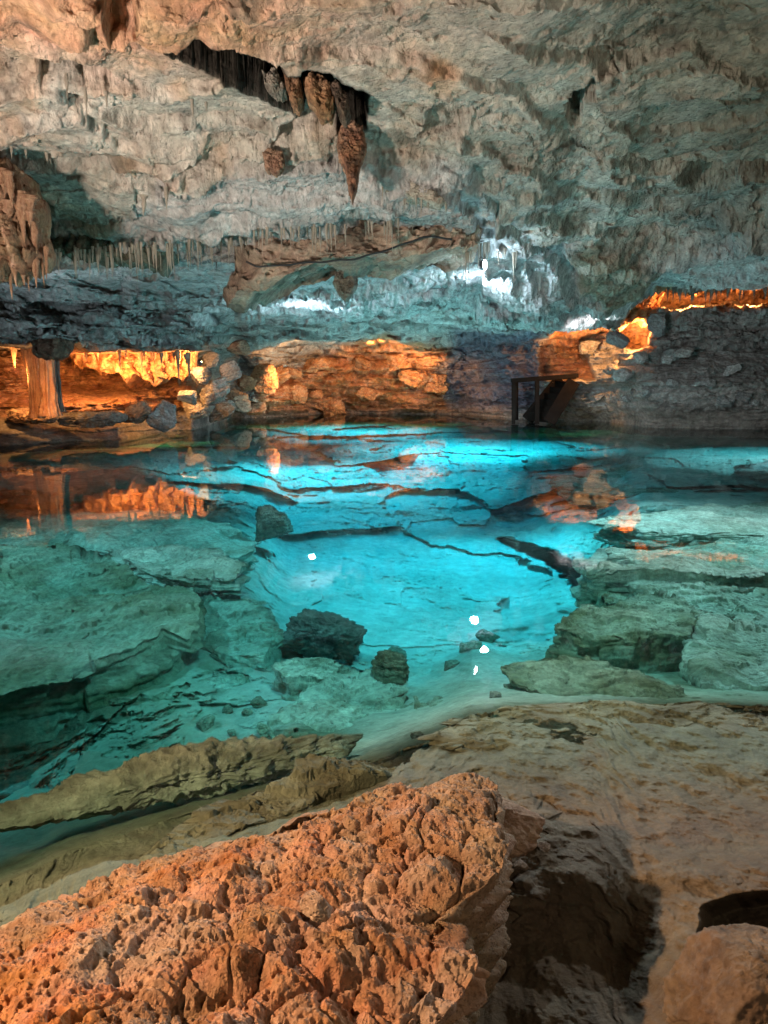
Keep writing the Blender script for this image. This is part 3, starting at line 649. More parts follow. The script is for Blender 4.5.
# hero: porous orange slab in the near left corner
def hero():
    zt = .36
    out_px = [(-160,960),(-40,930),(60,886),(140,862),(230,830),(330,800),(420,776),(480,768),(506,790),(512,820),(500,868),(470,890),(452,930),(474,958),(462,990),(420,1030),(380,1100),(250,1160),(0,1200),(-160,1150)]
    zs = [.30,.28,.26,.26,.28,.30,.33,.36,.36,.36,.36,.36,.36,.34,.33,.34,.36,.4,.4,.35]
    pts = np.array([at_z(a, b, z)[:2] for (a, b), z in zip(out_px, zs)]); zs = np.array(zs)
    # dense closed outline
    seg = np.linalg.norm(np.roll(pts, -1, 0)-pts, axis=1); cum = np.concatenate([[0], np.cumsum(seg)])
    NT = 1500; t = np.linspace(0, cum[-1], NT, endpoint=False)
    ox = np.interp(t, cum, np.append(pts[:, 0], pts[0, 0])); oy = np.interp(t, cum, np.append(pts[:, 1], pts[0, 1])); oz = np.interp(t, cum, np.append(zs, zs[0]))
    ker = np.hanning(31); ker /= ker.sum()
    sm = lambda a: np.convolve(np.concatenate([a[-15:], a, a[:15]]), ker, 'valid')
    ox, oy, oz = sm(ox), sm(oy), sm(oz)
    cx, cy = at_z(210, 960, .36)[:2]
    # radial stations: top, rim, flank
    rs = np.concatenate([np.linspace(.004, 1, 430), 1+np.linspace(0, 1, 130)[1:]])
    R, T = np.meshgrid(rs, np.arange(NT), indexing='ij')
    k = np.clip(R, 0, 1)
    fl = np.clip(R-1, 0, 1)
    shr = 1-.08*fl**1.3
    bx = cx+(ox[T]-cx)*k*shr; by = cy+(oy[T]-cy)*k*shr
    bz = lerp(.37, oz[T], k**1.5)
    # gentle slope plus big forms
    lowleft = sstep(-.15, -.6, bx) if False else 0
    bz = bz + .05*fbm(bx*2.2, by*2.2, bx*0, 3, 101)*(1-fl)
    zf = bz*(1-fl)+(-.05)*fl
    lay = terrace(fl*1.0+.25*fbm(bx*4, by*4, fl*2, 3, 102)+.5, 6, .5)-fl-.5
    nx, ny = ox[T]-cx, oy[T]-cy; nl = np.hypot(nx, ny)+1e-6; nx, ny = nx/nl, ny/nl
    flank = sstep(.0, .04, fl)
    edge = sstep(.86, 1., k)
    jut = (lay*.36+.05*fbm(bx*6, by*6, zf*14, 4, 103))*flank
    # surface relief, true 3D
    f1_, f2_, c_ = worley(bx*9+.4*fbm(bx*6,by*6,zf*6,2,104), by*9, zf*9, 105)
    g1_, g2_, gc_ = worley(bx*26+.5*fbm(bx*20,by*20,zf*20,2,106), by*26, zf*26, 107)
    h1_, h2_, hc_ = worley(bx*62, by*62, zf*62, 108)
    diag = (bx-cx)*.8-(by-cy)*.6
    lump = sstep(-.05, .35, fbm(bx*3, by*3, zf*3, 3, 109)+.5*sstep(-.2, .3, bx-cx))
    rel = .07*fbm(bx*4, by*4, zf*4, 6, 110, gain=.55)
    rel = rel + lump*.055*(.5-f1_)*(.3+.9*c_)
    m1_, m2_, mc_ = worley(bx*18+.5*fbm(bx*9,by*9,zf*9,3,120), by*18, zf*18, 121)
    rel = rel + .016*(.5-m1_)*(.3+mc_)*(.1+.9*lump)
    rel = rel - (1-sstep(0, .10, f2_-f1_))*.008*lump
    rel = rel - .018*(1-sstep(.1, .45, g1_))*(gc_ > .5)
    rel = rel - .011*(1-sstep(.1, .5, h1_))*(hc_ > .3)
    rel = rel + .020*fbm(bx*24, by*24, zf*24, 6, 111, gain=.68)
    led = terrace(fbm(bx*3+by*1.5, by*3-bx*1.5, bx*0, 3, 113)+.5, 6, .8)-.5
    rel = rel + .075*led*(1-fl)
    # long crack lines
    ck_ = np.abs(fbm(bx*2.6, by*2.6, bx*0+2, 4, 112)); rel = rel-.010*(1-sstep(0, .02, ck_))
    x = bx+nx*(jut+rel*np.maximum(flank, edge*.6)); y = by+ny*(jut+rel*np.maximum(flank, edge*.6))
    z = zf+rel*(1-flank)*1.0-edge*(1-flank)*.012
    v_ = fbm(bx*5, by*5, zf*5, 5, 115); v2_ = fbm(bx*2, by*2, zf*2, 4, 116)
    Cc = np.zeros(x.shape+(3,), f32)+np.array((.46,.26,.15), f32)
    Cc = mixc(Cc, (.48,.20,.08), sstep(-.2, .25, v2_-.5*(bx-cx)))
    Cc = mixc(Cc, (.42,.33,.25), sstep(.05, .3, v_)*.7)
    Cc = mixc(Cc, (.26,.20,.13), sstep(.05, .3, -v_)*.6)
    Cc = mixc(Cc, (.46,.36,.29), sstep(.0, .3, fbm(bx*9, by*9, zf*9, 5, 117))*.55)
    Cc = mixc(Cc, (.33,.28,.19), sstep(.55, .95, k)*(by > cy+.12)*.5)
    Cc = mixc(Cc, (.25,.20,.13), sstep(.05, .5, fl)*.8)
    F = grid_faces(len(rs), NT, wrap=True)
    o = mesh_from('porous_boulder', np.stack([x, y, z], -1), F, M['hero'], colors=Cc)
    tag(o, 'big rough orange porous limestone boulder lit in the near left corner', 'boulder')
    return (bx, by, z)
HB = hero()
for k, (a, b, r_, z_) in enumerate([(317,906,17,.40),(268,868,9,.37)]):
    q = at_z(a, b, z_); w_ = r_/FPX*1.3
    rock('loose_stone', ['rounded pale stone resting in a hollow of the orange boulder', 'small knob of stone near the upper edge of the orange boulder'][k], 'stone', q, (w_, w_*.9, w_*.75), seed=50+k, n=60, mat='hero', col=(.50,.36,.26), col2=(.40,.28,.18), strata=.01, rough=.08, box=2.4)

# ------------------------------------------------------------------ STALACTITES
def spike_mesh(seed, blunt=.0, nR=8, nL=12, lump=.25, mat='stal'):
    rg = np.random.default_rng(seed)
    zz_ = np.linspace(0, 1, nL); V = []
    bx, by = rg.normal(0, .12, 2)
    for i, t in enumerate(zz_):
        r = ((1-t)**1.15*.75+.22*(1-t)+.03+blunt*(1-t**3))
        r *= 1+lump*math.sin(t*rg.uniform(9, 12)+seed)*.4+rg.normal(0, lump*.12)
        if i == nL-1: r *= .3
        for j in range(nR):
            a = 2*math.pi*j/nR; rr_ = r*(1+rg.normal(0, .08))
            V.append((rr_*math.cos(a)+bx*t*t*2, rr_*math.sin(a)+by*t*t*2, -t))
    F = []
    for i in range(nL-1):
        for j in range(nR):
            a = i*nR+j; b = i*nR+(j+1) % nR
            F.append((a, b, b+nR, a+nR))
    o = mesh_from('stalactite', V, F, M[mat]); me = o.data
    bpy.data.objects.remove(o); return me
SP = {m: [spike_mesh(s, mat=m) for s in range(6)] for m in ('stal', 'stal_orange', 'stal_dark')}
SPh = {m: [spike_mesh(s+20, nR=20, nL=40, lump=.5, blunt=.15, mat=m) for s in range(4)] for m in ('stal', 'stal_orange', 'stal_dark')}
nst = 0
def spike(px, py0, py1, y, wpx, mat, label, group, cat='stalactite', name='stalactite', hi=False, up=False):
    global nst
    if cat == 'stalactite' and name == 'stalactite' and nst >= 296: return None
    x0, yy, z0 = at_y(px, py0, y); z1 = at_y(px, py1, y)[2]
    o = bpy.data.objects.new(name, random.choice((SPh if hi else SP)[mat])); COL.objects.link(o)
    L_ = z0-z1
    o.location = (x0, yy, z0+.03*L_) if not up else (x0, yy, z1-.03*L_); r_ = wpx/2/FPX*y
    o.scale = (r_, r_, L_*1.03 if not up else -L_*1.03); o.rotation_euler = (random.gauss(0, .02), random.gauss(0, .03), random.uniform(0, 6.28))
    tag(o, label, cat, group); nst += (name == 'stalactite')
    return o
def fringe(curve, n, lmin, lmax, y, wpx, mat, label, group, jy=.3, jpy=2, **k):
    xs = sorted(random.uniform(curve[0][0], curve[-1][0]) for _ in range(n))
    for x in xs:
        py = np.interp(x, [c[0] for c in curve], [c[1] for c in curve])+random.uniform(-jpy, jpy)
        l = lmin+(lmax-lmin)*random.random()**1.8
        yy = (y(x) if callable(y) else y)+random.uniform(-jy, jy)
        spike(x, py-3, py+l, yy, wpx*random.uniform(.7, 1.4), mat, label, group, **k)

# hanging rock masses --------------------------------------------------------
def hang(name, label, cat, poly, y, depth, mat='boulder', col=(.4,.33,.26), col2=(.25,.19,.14), seed=0, n=(150, 300), flutes=0, top_pull=0, relief=.12, parent=None, k_round=.5):
    """a rock mass hanging from the roof: pixel outline at distance y, rounded body of the given depth"""
    P = np.array(poly, float)
    cx, cy = P.mean(0)
    seg = np.linalg.norm(np.roll(P, -1, 0)-P, axis=1); cum = np.concatenate([[0], np.cumsum(seg)])
    NT = n[1]; t = np.linspace(0, cum[-1], NT, endpoint=False)
    ox = np.interp(t, cum, np.append(P[:, 0], P[0, 0])); oy = np.interp(t, cum, np.append(P[:, 1], P[0, 1]))
    ox = ox+1.5*fbm(ox/6, oy/6, ox*0, 3, seed); oy = oy+1.5*fbm(ox/6+9, oy/6, ox*0, 3, seed+1)
    # front hemisphere from centre to outline then back
    a = np.concatenate([np.linspace(.01, math.pi/2, n[0]), np.linspace(math.pi/2, math.pi-.02, 80)[1:]])
    A, T = np.meshgrid(a, np.arange(NT), indexing='ij')
    k = np.sin(A)**.8
    px_ = cx+(ox[T]-cx)*k; py_ = cy+(oy[T]-cy)*k
    sz0 = max(np.ptp(P[:, 0]), np.ptp(P[:, 1]))
    rr0 = .10*fbm(px_/sz0*7, py_/sz0*9, A, 5, seed+8, gain=.6)*sstep(0, .6, A)
    px_ = px_+(px_-cx)*rr0*.6; py_ = py_+(py_-cy)*rr0*1.5
    d = -np.sign(np.cos(A))*np.abs(np.cos(A))**k_round*depth/2
    if top_pull: d = d + top_pull*(py_-P[:, 1].min())/(np.ptp(P[:, 1]))
    x, yv_, z = at_y(px_, py_, y)
    s_ = 1/max(.15, np.ptp(P[:, 0])/FPX*y)
    rel = relief*(fbm(x*s_*5, d*s_*5, z*s_*7, 5, seed+3)*1.4+.5*fbm(x*s_*9, d*s_*9, z*s_*13, 4, seed+4, ridge=True))
    if flutes: rel = rel+relief*1.0*np.abs(np.sin((x*flutes+1.2*fbm(x*3, z*3, d, 3, seed+6))*math.pi))
    ltr = terrace(fbm(x*s_*3, d*s_*4, z*s_*8, 6, seed+9, gain=.6)+.5, 6, .75)-.5
    rel = rel+relief*1.6*ltr
    dd = d-rel*np.clip(np.cos(A)*2+1, -.6, 1)
    z = z+.5*rel*sstep(.3, 1.2, A)
    Yd = y+dd
    x = x+rel*.2
    v_ = fbm(x*s_*4, dd*s_*4, z*s_*4, 5, seed+7)
    Cc = mixc(np.zeros(x.shape+(3,), f32)+np.array(col, f32), col2, sstep(-.2, .25, v_))
    F = grid_faces(len(a), NT, wrap=True)
    o0 = (float(x.mean()), float(Yd.mean()), float(z.max()))
    V = np.stack([x-o0[0], Yd-o0[1], z-o0[2]], -1)
    o = mesh_from(name, V, F, M[mat], colors=Cc, parent=parent)
    o.location = o0
    if label: tag(o, label, cat)
    return o
hang('hanging_rock', 'broad brown rock mass hanging from the roof, crossed by a black cable', 'rock mass',
     [(236,252),(262,240),(330,232),(400,226),(452,234),(476,246),(474,262),(440,262),(400,272),(372,268),(350,278),(330,272),(300,276),(268,290),(248,306),(232,306),(226,296),(240,278)], 9.6, 1.5, col=(.42,.31,.24), col2=(.16,.12,.09), seed=201, relief=.34)
hang('hanging_rock', 'rough brown pendant with a long tapering tip under the dark cavity', 'rock pendant',
     [(340,132),(350,122),(362,130),(367,150),(360,168),(356,194),(352,202),(349,193),(346,172),(339,160),(337,146)], 7.0, .3, col=(.38,.20,.12), col2=(.17,.10,.07), seed=203, relief=.05)
hang('hanging_rock', 'small stubby brown rock knob hanging on the blue grey slab', 'rock knob',
     [(263,154),(272,151),(283,154),(285,168),(277,177),(266,172)], 7.0, .18, col=(.34,.2,.13), col2=(.17,.10,.07), seed=205, relief=.03, n=(80, 160))
hang('hanging_rock', 'pale knobbly rock cluster fringed with short stalactites right of the pendant', 'rock cluster',
     [(368,180),(380,172),(398,172),(410,182),(430,192),(446,204),(440,210),(420,204),(404,200),(390,196),(376,198)], 7.7, .3, col=(.46,.41,.35), col2=(.3,.26,.21), seed=207, relief=.05, n=(90, 200))
hang('hanging_rock', 'orange brown fluted flowstone drapery hanging at the left edge', 'flowstone drapery',
     [(-60,160),(-10,165),(20,172),(34,195),(40,215),(38,240),(46,262),(34,282),(22,262),(12,292),(4,262),(-20,290),(-60,280)], 7.0, .8, mat='stal' if False else 'boulder', col=(.36,.21,.13), col2=(.20,.12,.07), seed=209, relief=.09, flutes=7, n=(170, 340))
hang('hanging_rock', 'brown rock lump with small spikes hanging below the broad brown mass', 'rock lump',
     [(336,272),(348,268),(358,276),(356,290),(347,302),(339,296),(333,284)], 10.2, .4, col=(.3,.27,.22), col2=(.18,.15,.12), seed=211, relief=.06, n=(80, 160))
for k, (pts_, lab, c1) in enumerate([
    ([(284,76),(296,78),(302,92),(303,106),(298,114),(291,106),(286,92)], 'left reddish brown drapery fold inside the dark ceiling cavity', (.36,.19,.11)),
    ([(303,82),(318,82),(330,90),(335,108),(332,122),(322,124),(312,110),(305,98)], 'middle reddish brown drapery fold inside the dark ceiling cavity', (.40,.22,.12)),
    ([(328,90),(338,90),(346,100),(350,118),(345,128),(336,112)], 'right dark brown drapery fold inside the dark ceiling cavity', (.16,.11,.08)),
    ([(262,80),(276,78),(284,86),(286,98),(276,104),(266,94)], 'grey drapery fold at the left end of the dark ceiling cavity', (.36,.31,.26))]):
    hang('cavity_drapery', lab, 'rock drapery', pts_, 6.45, .35, col=c1, col2=tuple(v*.4 for v in c1), seed=221+k, relief=.035, flutes=11, n=(80, 180))
hang('hanging_rock', 'dark stalactite covered ridge hanging low on the left', 'rock ridge',
     [(48,248),(80,244),(130,242),(168,244),(176,262),(166,276),(140,268),(120,266),(100,266),(70,262),(54,262)], 9.3, .8, col=(.22,.21,.16), col2=(.12,.11,.08), seed=231, relief=.09, flutes=6)
hang('hanging_rock', 'orange fluted flowstone curtain over the right grotto', 'flowstone curtain',
     [(600,300),(622,294),(648,293),(656,300),(652,318),(644,328),(630,322),(616,334),(604,328)], 21.4, .8, col=(.52,.29,.15), col2=(.36,.17,.08), seed=233, relief=.2, flutes=3)
hang('hanging_rock', 'glowing orange fluted flowstone curtain hanging in the left alcove', 'flowstone curtain',
     [(72,352),(100,350),(150,350),(197,350),(197,370),(188,384),(172,378),(160,388),(146,378),(130,386),(118,372),(104,378),(90,366),(76,370)], 18.8, .8, col=(.52,.30,.16), col2=(.36,.18,.08), seed=237, relief=.2, flutes=3)
hang('hanging_rock', 'dark ribbed rock curtain above the left alcove columns', 'rock curtain',
     [(36,338),(66,330),(70,350),(62,362),(40,360)], 14.4, .7, col=(.20,.13,.09), col2=(.10,.07,.05), seed=235, relief=.12, flutes=5)

# fringes
T1 = 'thin pale stalactite in the long fringe across the left and middle of the roof'
fringe([(54,252),(110,250),(175,248)], 70, 7, 34, 8.6, 2.5, 'stal', 'thin pale stalactite in the dense left part of the long roof fringe', 'stalactites in the left roof fringe', jy=.5, jpy=5)
fringe([(160,246),(250,240)], 40, 6, 32, 8.7, 2.5, 'stal', 'thin pale stalactite in the fringe just left of the broad brown mass', 'stalactites in the fringe beside the brown mass', jy=.3)
fringe([(250,234),(330,228),(400,222)], 42, 10, 34, 8.1, 2.4, 'stal', 'thin pale stalactite hanging in front of the broad brown mass above the cable', 'stalactites above the cable', jy=.2)
fringe([(405,220),(440,226),(470,236)], 20, 5, 20, 9.0, 2.2, 'stal', 'short pale stalactite in the row running down to the bright lamp', 'stalactites in the row by the lamp', jy=.15)
fringe([(455,240),(472,242)], 7, 24, 46, 9.2, 2.4, 'stal', 'long thin stalactite beside the bright lamp', 'long stalactites by the lamp', jy=.15)
fringe([(474,248),(490,247),(520,256)], 12, 6, 28, 9.9, 3.0, 'stal', 'white lit stalactite glowing next to the bright lamp', 'white lit stalactites at the lamp', jy=.1)
fringe([(380,192),(410,196),(450,208)], 14, 4, 22, 7.6, 2.2, 'stal', 'short thin stalactite under the pale knobbly cluster', 'stalactites under the knobbly cluster', jy=.1)
fringe([(4,150),(60,158)], 5, 6, 14, 6.7, 2.5, 'stal', 'tiny stalactite on the upper left roof edge', 'tiny stalactites on the upper left', jy=.1)
for x, y0_, y1_, w_ in [(8,262,300,8),(24,262,292,7),(38,240,288,6),(-6,262,296,9),(46,258,280,5)]:
    spike(x, y0_-10, y1_, 6.9, w_, 'stal_orange', 'tapering orange stalactite at the foot of the left flowstone drapery', 'orange stalactites under the left drapery', hi=True)
for tier, (ya, yb_, xa, xb) in enumerate([(176,206,-40,22),(196,232,-45,34),(220,254,-40,40),(240,276,-50,44)]):
    for q_ in range(7):
        x = xa+(xb-xa)*(q_+random.random()*.8)/7
        spike(x, ya+random.uniform(-6, 6), yb_+random.uniform(-8, 12), 6.55+.06*tier+random.uniform(-.05, .12), random.uniform(8, 14), 'stal_orange', 'lumpy orange drip cone stalactite in the flowstone drapery at the left edge', 'orange drip cone stalactites of the left drapery', cat='drip cone', name='cone_stalactite', hi=True)  # stalactites shaped as drip cones
for x, y0_, y1_, w_ in [(66,78,100,4),(85,92,118,3),(106,96,110,3),(192,104,120,3.5),(206,106,112,3),(166,192,212,4),(144,200,216,6),(100,140,152,3),(88,138,160,3)]:
    spike(x, y0_-4, y1_, 5.9 if y0_ < 130 else 7.2, w_, 'stal', 'single small stalactite on the bare upper roof slab', 'scattered small stalactites of the upper roof', hi=True)
fringe([(646,292),(690,291),(768,288)], 26, 5, 15, 15.6, 3.0, 'stal_dark', 'dark stalactite in the row over the right bank grotto', 'dark stalactites over the right grotto', jy=.4)
fringe([(604,302),(650,298)], 8, 10, 28, 20.9, 4, 'stal_orange', 'amber lit stalactite in front of the right grotto curtain', 'amber stalactites of the right grotto', jy=.2)
fringe([(74,352),(120,352),(196,356)], 20, 8, 34, 17.3, 4, 'stal_orange', 'amber lit stalactite hanging in the left alcove', 'amber stalactites of the left alcove', jy=.6)
fringe([(-10,350),(34,350)], 5, 6, 24, 15.2, 5, 'stal_orange', 'amber stalactite at the far left of the alcove', 'amber stalactites at the far left', jy=.4)
fringe([(150,250),(330,262)], 5, 8, 20, 10.4, 3, 'stal_dark', 'dark stray stalactite under the left roof ledge', 'dark stray stalactites', jy=.3)
# columns in the alcove
def column(px, pt, pb, y, wpx, mat, label):
    x, _, z0 = at_y(px, pt, y); z1 = at_y(px, pb, y)[2]
    n1, n2 = 120, 90
    T_, A_ = np.meshgrid(np.linspace(0, 1, n1), np.linspace(0, 2*math.pi, n2, endpoint=False), indexing='ij')
    r = wpx/2/FPX*y*(1+.5*(2*T_-1)**4+.35*np.maximum(0, .35-T_))
    r = r*(1+.9*fbm(np.cos(A_)*1.6+px, np.sin(A_)*1.6, T_*3, 5, int(px), gain=.6)+.16*np.sin(A_*9+5*fbm(np.cos(A_), np.sin(A_), T_*2, 2, 5)))
    V = np.stack([r*np.cos(A_), r*np.sin(A_), z0-z1-(z0-z1)*T_], -1)
    o = mesh_from('cave_column', V, grid_faces(n1, n2, wrap=True), M[mat]); o.location = (x, y, z1)
    tag(o, label, 'column')
column(30, 335, 418, 15.3, 9, 'stal_orange', 'slim amber rock column at the left of the alcove pair')
column(44, 335, 416, 15.1, 13, 'stal_orange', 'thick brown rock column right of the slim one')
column(53, 345, 412, 15.4, 8, 'stal_dark', 'dark thin rock column on the right of the alcove group')

# dark bank boulders
def bank_rock(box_, y, label, seed, col, col2, cat='boulder', dsc=.8, rot=(0, 0, 0), strata=.1, b_=4, rough=.12, n=90):
    x0, y0, x1, y1 = box_
    cx, _, cz = at_y((x0+x1)/2, (y0+y1)/2, y)
    sx = (x1-x0)/2/FPX*y; sz_ = (y1-y0)/2/FPX*y*.85
    rock('bank_boulder', label, cat, (cx, y, cz), (sx, sx*dsc, sz_), rot=rot, seed=seed, n=n, col=col, col2=col2, strata=strata, box=b_, rough=rough)
bank_rock((146,400,182,432), 17.0, 'tilted grey boulder in front of the left alcove', 301, (.34,.34,.33), (.2,.2,.2), rot=(0,.5,0))
bank_rock((120,404,152,426), 16.9, 'brown layered boulder at the left end of the dark ledge', 302, (.3,.2,.14), (.15,.12,.1), rot=(0,-.5,0))
bank_rock((188,366,212,386), 18.3, 'round dark boulder at the right end of the left alcove', 303, (.15,.15,.15), (.1,.1,.1), b_=2.4)
bank_rock((196,380,236,402), 18.6, 'pale broken slab leaning below the round dark boulder', 304, (.4,.39,.36), (.22,.2,.17), rot=(0,-.35,0))
bank_rock((252,362,282,396), 24.2, 'big orange boulder left of the clay mound', 305, (.52,.29,.16), (.4,.2,.1), b_=2.5)
bank_rock((220,388,252,414), 24.0, 'grey brown boulder by the water left of the clay mound', 306, (.32,.26,.2), (.2,.16,.12))
bank_rock((605,331,628,346), 20.4, 'slanting dark grey rock in front of the right grotto', 307, (.17,.17,.17), (.1,.1,.1), rot=(0,.4,0))
bank_rock((648,312,668,340), 20.0, 'upright dark rock at the right side of the grotto', 308, (.15,.15,.15), (.1,.1,.1))
bank_rock((576,340,600,356), 22.6, 'dark wedge rock left of the right grotto', 309, (.14,.14,.14), (.08,.08,.08))
bank_rock((180,398,216,420), 18.9, 'low grey rock pile at the water beside the left alcove', 310, (.3,.29,.26), (.18,.17,.15))
bank_rock((676,346,694,358), 20.0, 'small grey stone on the upper slope of the right bank', 311, (.24,.23,.22), (.15,.15,.14))
bank_rock((634,352,650,364), 20.1, 'small pale stone on the slope right of the wooden steps', 312, (.3,.29,.28), (.2,.2,.19))
bank_rock((614,368,634,382), 20.1, 'angular stone low on the right bank slope', 313, (.28,.27,.26), (.18,.18,.17))
for k_, (b4, yy_, lb_, c4) in enumerate([((200,352,222,368),20.0,'grey block wedged under the roof right of the left alcove',(.3,.3,.3)),((216,362,242,382),20.6,'pale blue grey block between the alcove and the clay mound',(.4,.41,.42)),((228,340,252,356),21.5,'brown block high between the alcove and the clay mound',(.3,.22,.16)),((206,398,240,420),21.0,'low pale slab at the waterline left of the clay mound',(.36,.34,.3)),((236,372,258,392),22.6,'rusty block beside the big orange boulder',(.45,.26,.15)),((176,388,200,404),18.0,'small grey block at the right foot of the alcove',(.3,.3,.29)),((240,400,266,416),25.0,'rusty rubble block at the foot of the clay mound',(.34,.22,.14))]):
    bank_rock(b4, yy_, lb_, 330+k_, c4, tuple(v*.55 for v in c4), rot=(0, random.uniform(-.4, .4), 0))
for k_ in range(14):
    bx_ = random.uniform(258, 448); by_ = random.uniform(356, 408); w4 = random.uniform(7, 18)
    q3 = cave_pt(bx_, by_); g4 = random.uniform(.8, 1.1)
    rock('clay_boulder', 'rough rusty block lying on the clay mound by the far shore', 'boulder', (q3[0], q3[1]-.2, q3[2]), (w4/FPX*q3[1], w4/FPX*q3[1]*.8, w4/FPX*q3[1]*.5), rot=(0, random.uniform(-.4, .4), 0), seed=460+k_, n=60, col=(.46*g4,.25*g4,.13*g4), col2=(.26*g4,.15*g4,.09*g4), rough=.2, group='rusty blocks of the clay mound')
for k_ in range(16):
    bx_ = random.uniform(590, 760); by_ = random.uniform(352, 404); w4 = random.uniform(5, 11)
    q3 = cave_pt(bx_, by_); g4 = random.uniform(.16, .3)
    rock('rubble_stone', 'small loose grey stone on the slope of the right bank', 'stone', (q3[0], q3[1]-.05, q3[2]), (w4/FPX*q3[1], w4/FPX*q3[1]*.8, w4/FPX*q3[1]*.6), rot=(0, random.uniform(-.5, .5), 0), seed=360+k_, n=40, col=(g4, g4, g4*.97), col2=(g4*.6,)*3, group='rubble stones of the right bank')
bank_rock((0,408,60,424), 15.9, 'flat brown rock at the foot of the left columns', 314, (.3,.2,.13), (.16,.11,.08), dsc=.5)
bank_rock((60,412,130,428), 16.3, 'long low grey rock lying on the dark left ledge', 315, (.2,.19,.17), (.12,.11,.1), dsc=.4, n=120)

# ------------------------------------------------------------------ cable, stair, lamps
def tube(pts, r, mat, name, nseg=8, parent=None):
    P = np.array(pts, float); V = []; n = len(P)
    for i in range(n):
        t = P[min(i+1, n-1)]-P[max(i-1, 0)]; t /= np.linalg.norm(t)
        a = np.cross(t, (0, 0, 1)); a = a/np.linalg.norm(a) if np.linalg.norm(a) > 1e-6 else np.array((1., 0, 0)); b = np.cross(t, a)
        for j in range(nseg):
            an = 2*math.pi*j/nseg; V.append(P[i]+r*(a*math.cos(an)+b*math.sin(an)))
    F = [(i*nseg+j, i*nseg+(j+1) % nseg, (i+1)*nseg+(j+1) % nseg, (i+1)*nseg+j) for i in range(n-1) for j in range(nseg)]
    return mesh_from(name, V, F, M[mat], parent=parent)
cb = [(246,262),(256,266),(275,266),(300,263),(335,261),(355,259),(380,252),(402,245),(422,237),(436,237),(452,239)]
xs = np.linspace(246, 452, 60)
cpts = [at_y(x, float(np.interp(x, [c[0] for c in cb], [c[1] for c in cb]))+.5*math.sin(x*.2), 8.55) for x in xs]
tag(tube(cpts, .011, 'cable', 'power_cable'), 'thin black cable sagging across the broad brown hanging rock', 'cable')

def boxm(V, F, p0, p1, w, h):
    """bar from p0 to p1 with a w x h section"""
    p0 = np.array(p0, float); p1 = np.array(p1, float); t = (p1-p0)/np.linalg.norm(p1-p0)
    s_ = np.cross(t, (0, 1, 0) if abs(t[1]) < .9 else (1, 0, 0)); s_ /= np.linalg.norm(s_); u_ = np.cross(t, s_)
    b = len(V)
    for q in (p0, p1):
        for a, c in ((-1,-1),(1,-1),(1,1),(-1,1)): V.append(q+s_*w/2*a+u_*h/2*c)
    F += [(b,b+1,b+2,b+3),(b+7,b+6,b+5,b+4),(b,b+4,b+5,b+1),(b+1,b+5,b+6,b+2),(b+2,b+6,b+7,b+3),(b+3,b+7,b+4,b)]
YS = 22.2
def P_(px, py, y=YS): return at_y(px, py, y)
st_ = empty('wooden_steps', P_(545, 420)); tag(st_, 'dark wooden steps with a handrail going down into the pool', 'steps')
def part(name, bars, w=.1, h=.1):
    V, F = [], []
    for a, b in bars: boxm(V, F, a, b, w, h)
    V = np.array(V)-np.array(st_.location)
    o = mesh_from(name, V, F, M['wood'], smooth=False, parent=st_); return o
for dy_ in (0,):
    part('post', [(P_(513.5,380,YS), P_(513.5,424,YS))], .10, .10)
    part('post', [(P_(537,381,YS), P_(537,424,YS))], .12, .12)
    part('handrail', [(P_(511,380.5), P_(578,375.5))], .12, .14)
part('post', [(P_(516.5,381,YS+1.0), P_(516.5,420,YS+1.0))], .10, .10)
part('handrail', [(P_(514,381,YS+1.0), P_(576,377,YS+1.0))], .10, .10)
part('stringer', [(P_(574,381), P_(549,422))], .38, .08)
part('stringer', [(P_(561,379,YS+1.0), P_(527,420,YS+1.0))], .38, .08)
for k in range(6):
    t_ = (k+.5)/6; a = P_(574-25*t_-3, 384+37*t_, YS); b = P_(558-32*t_, 382+37*t_, YS+1.0)
    part('step', [(a, b)], .28, .05)

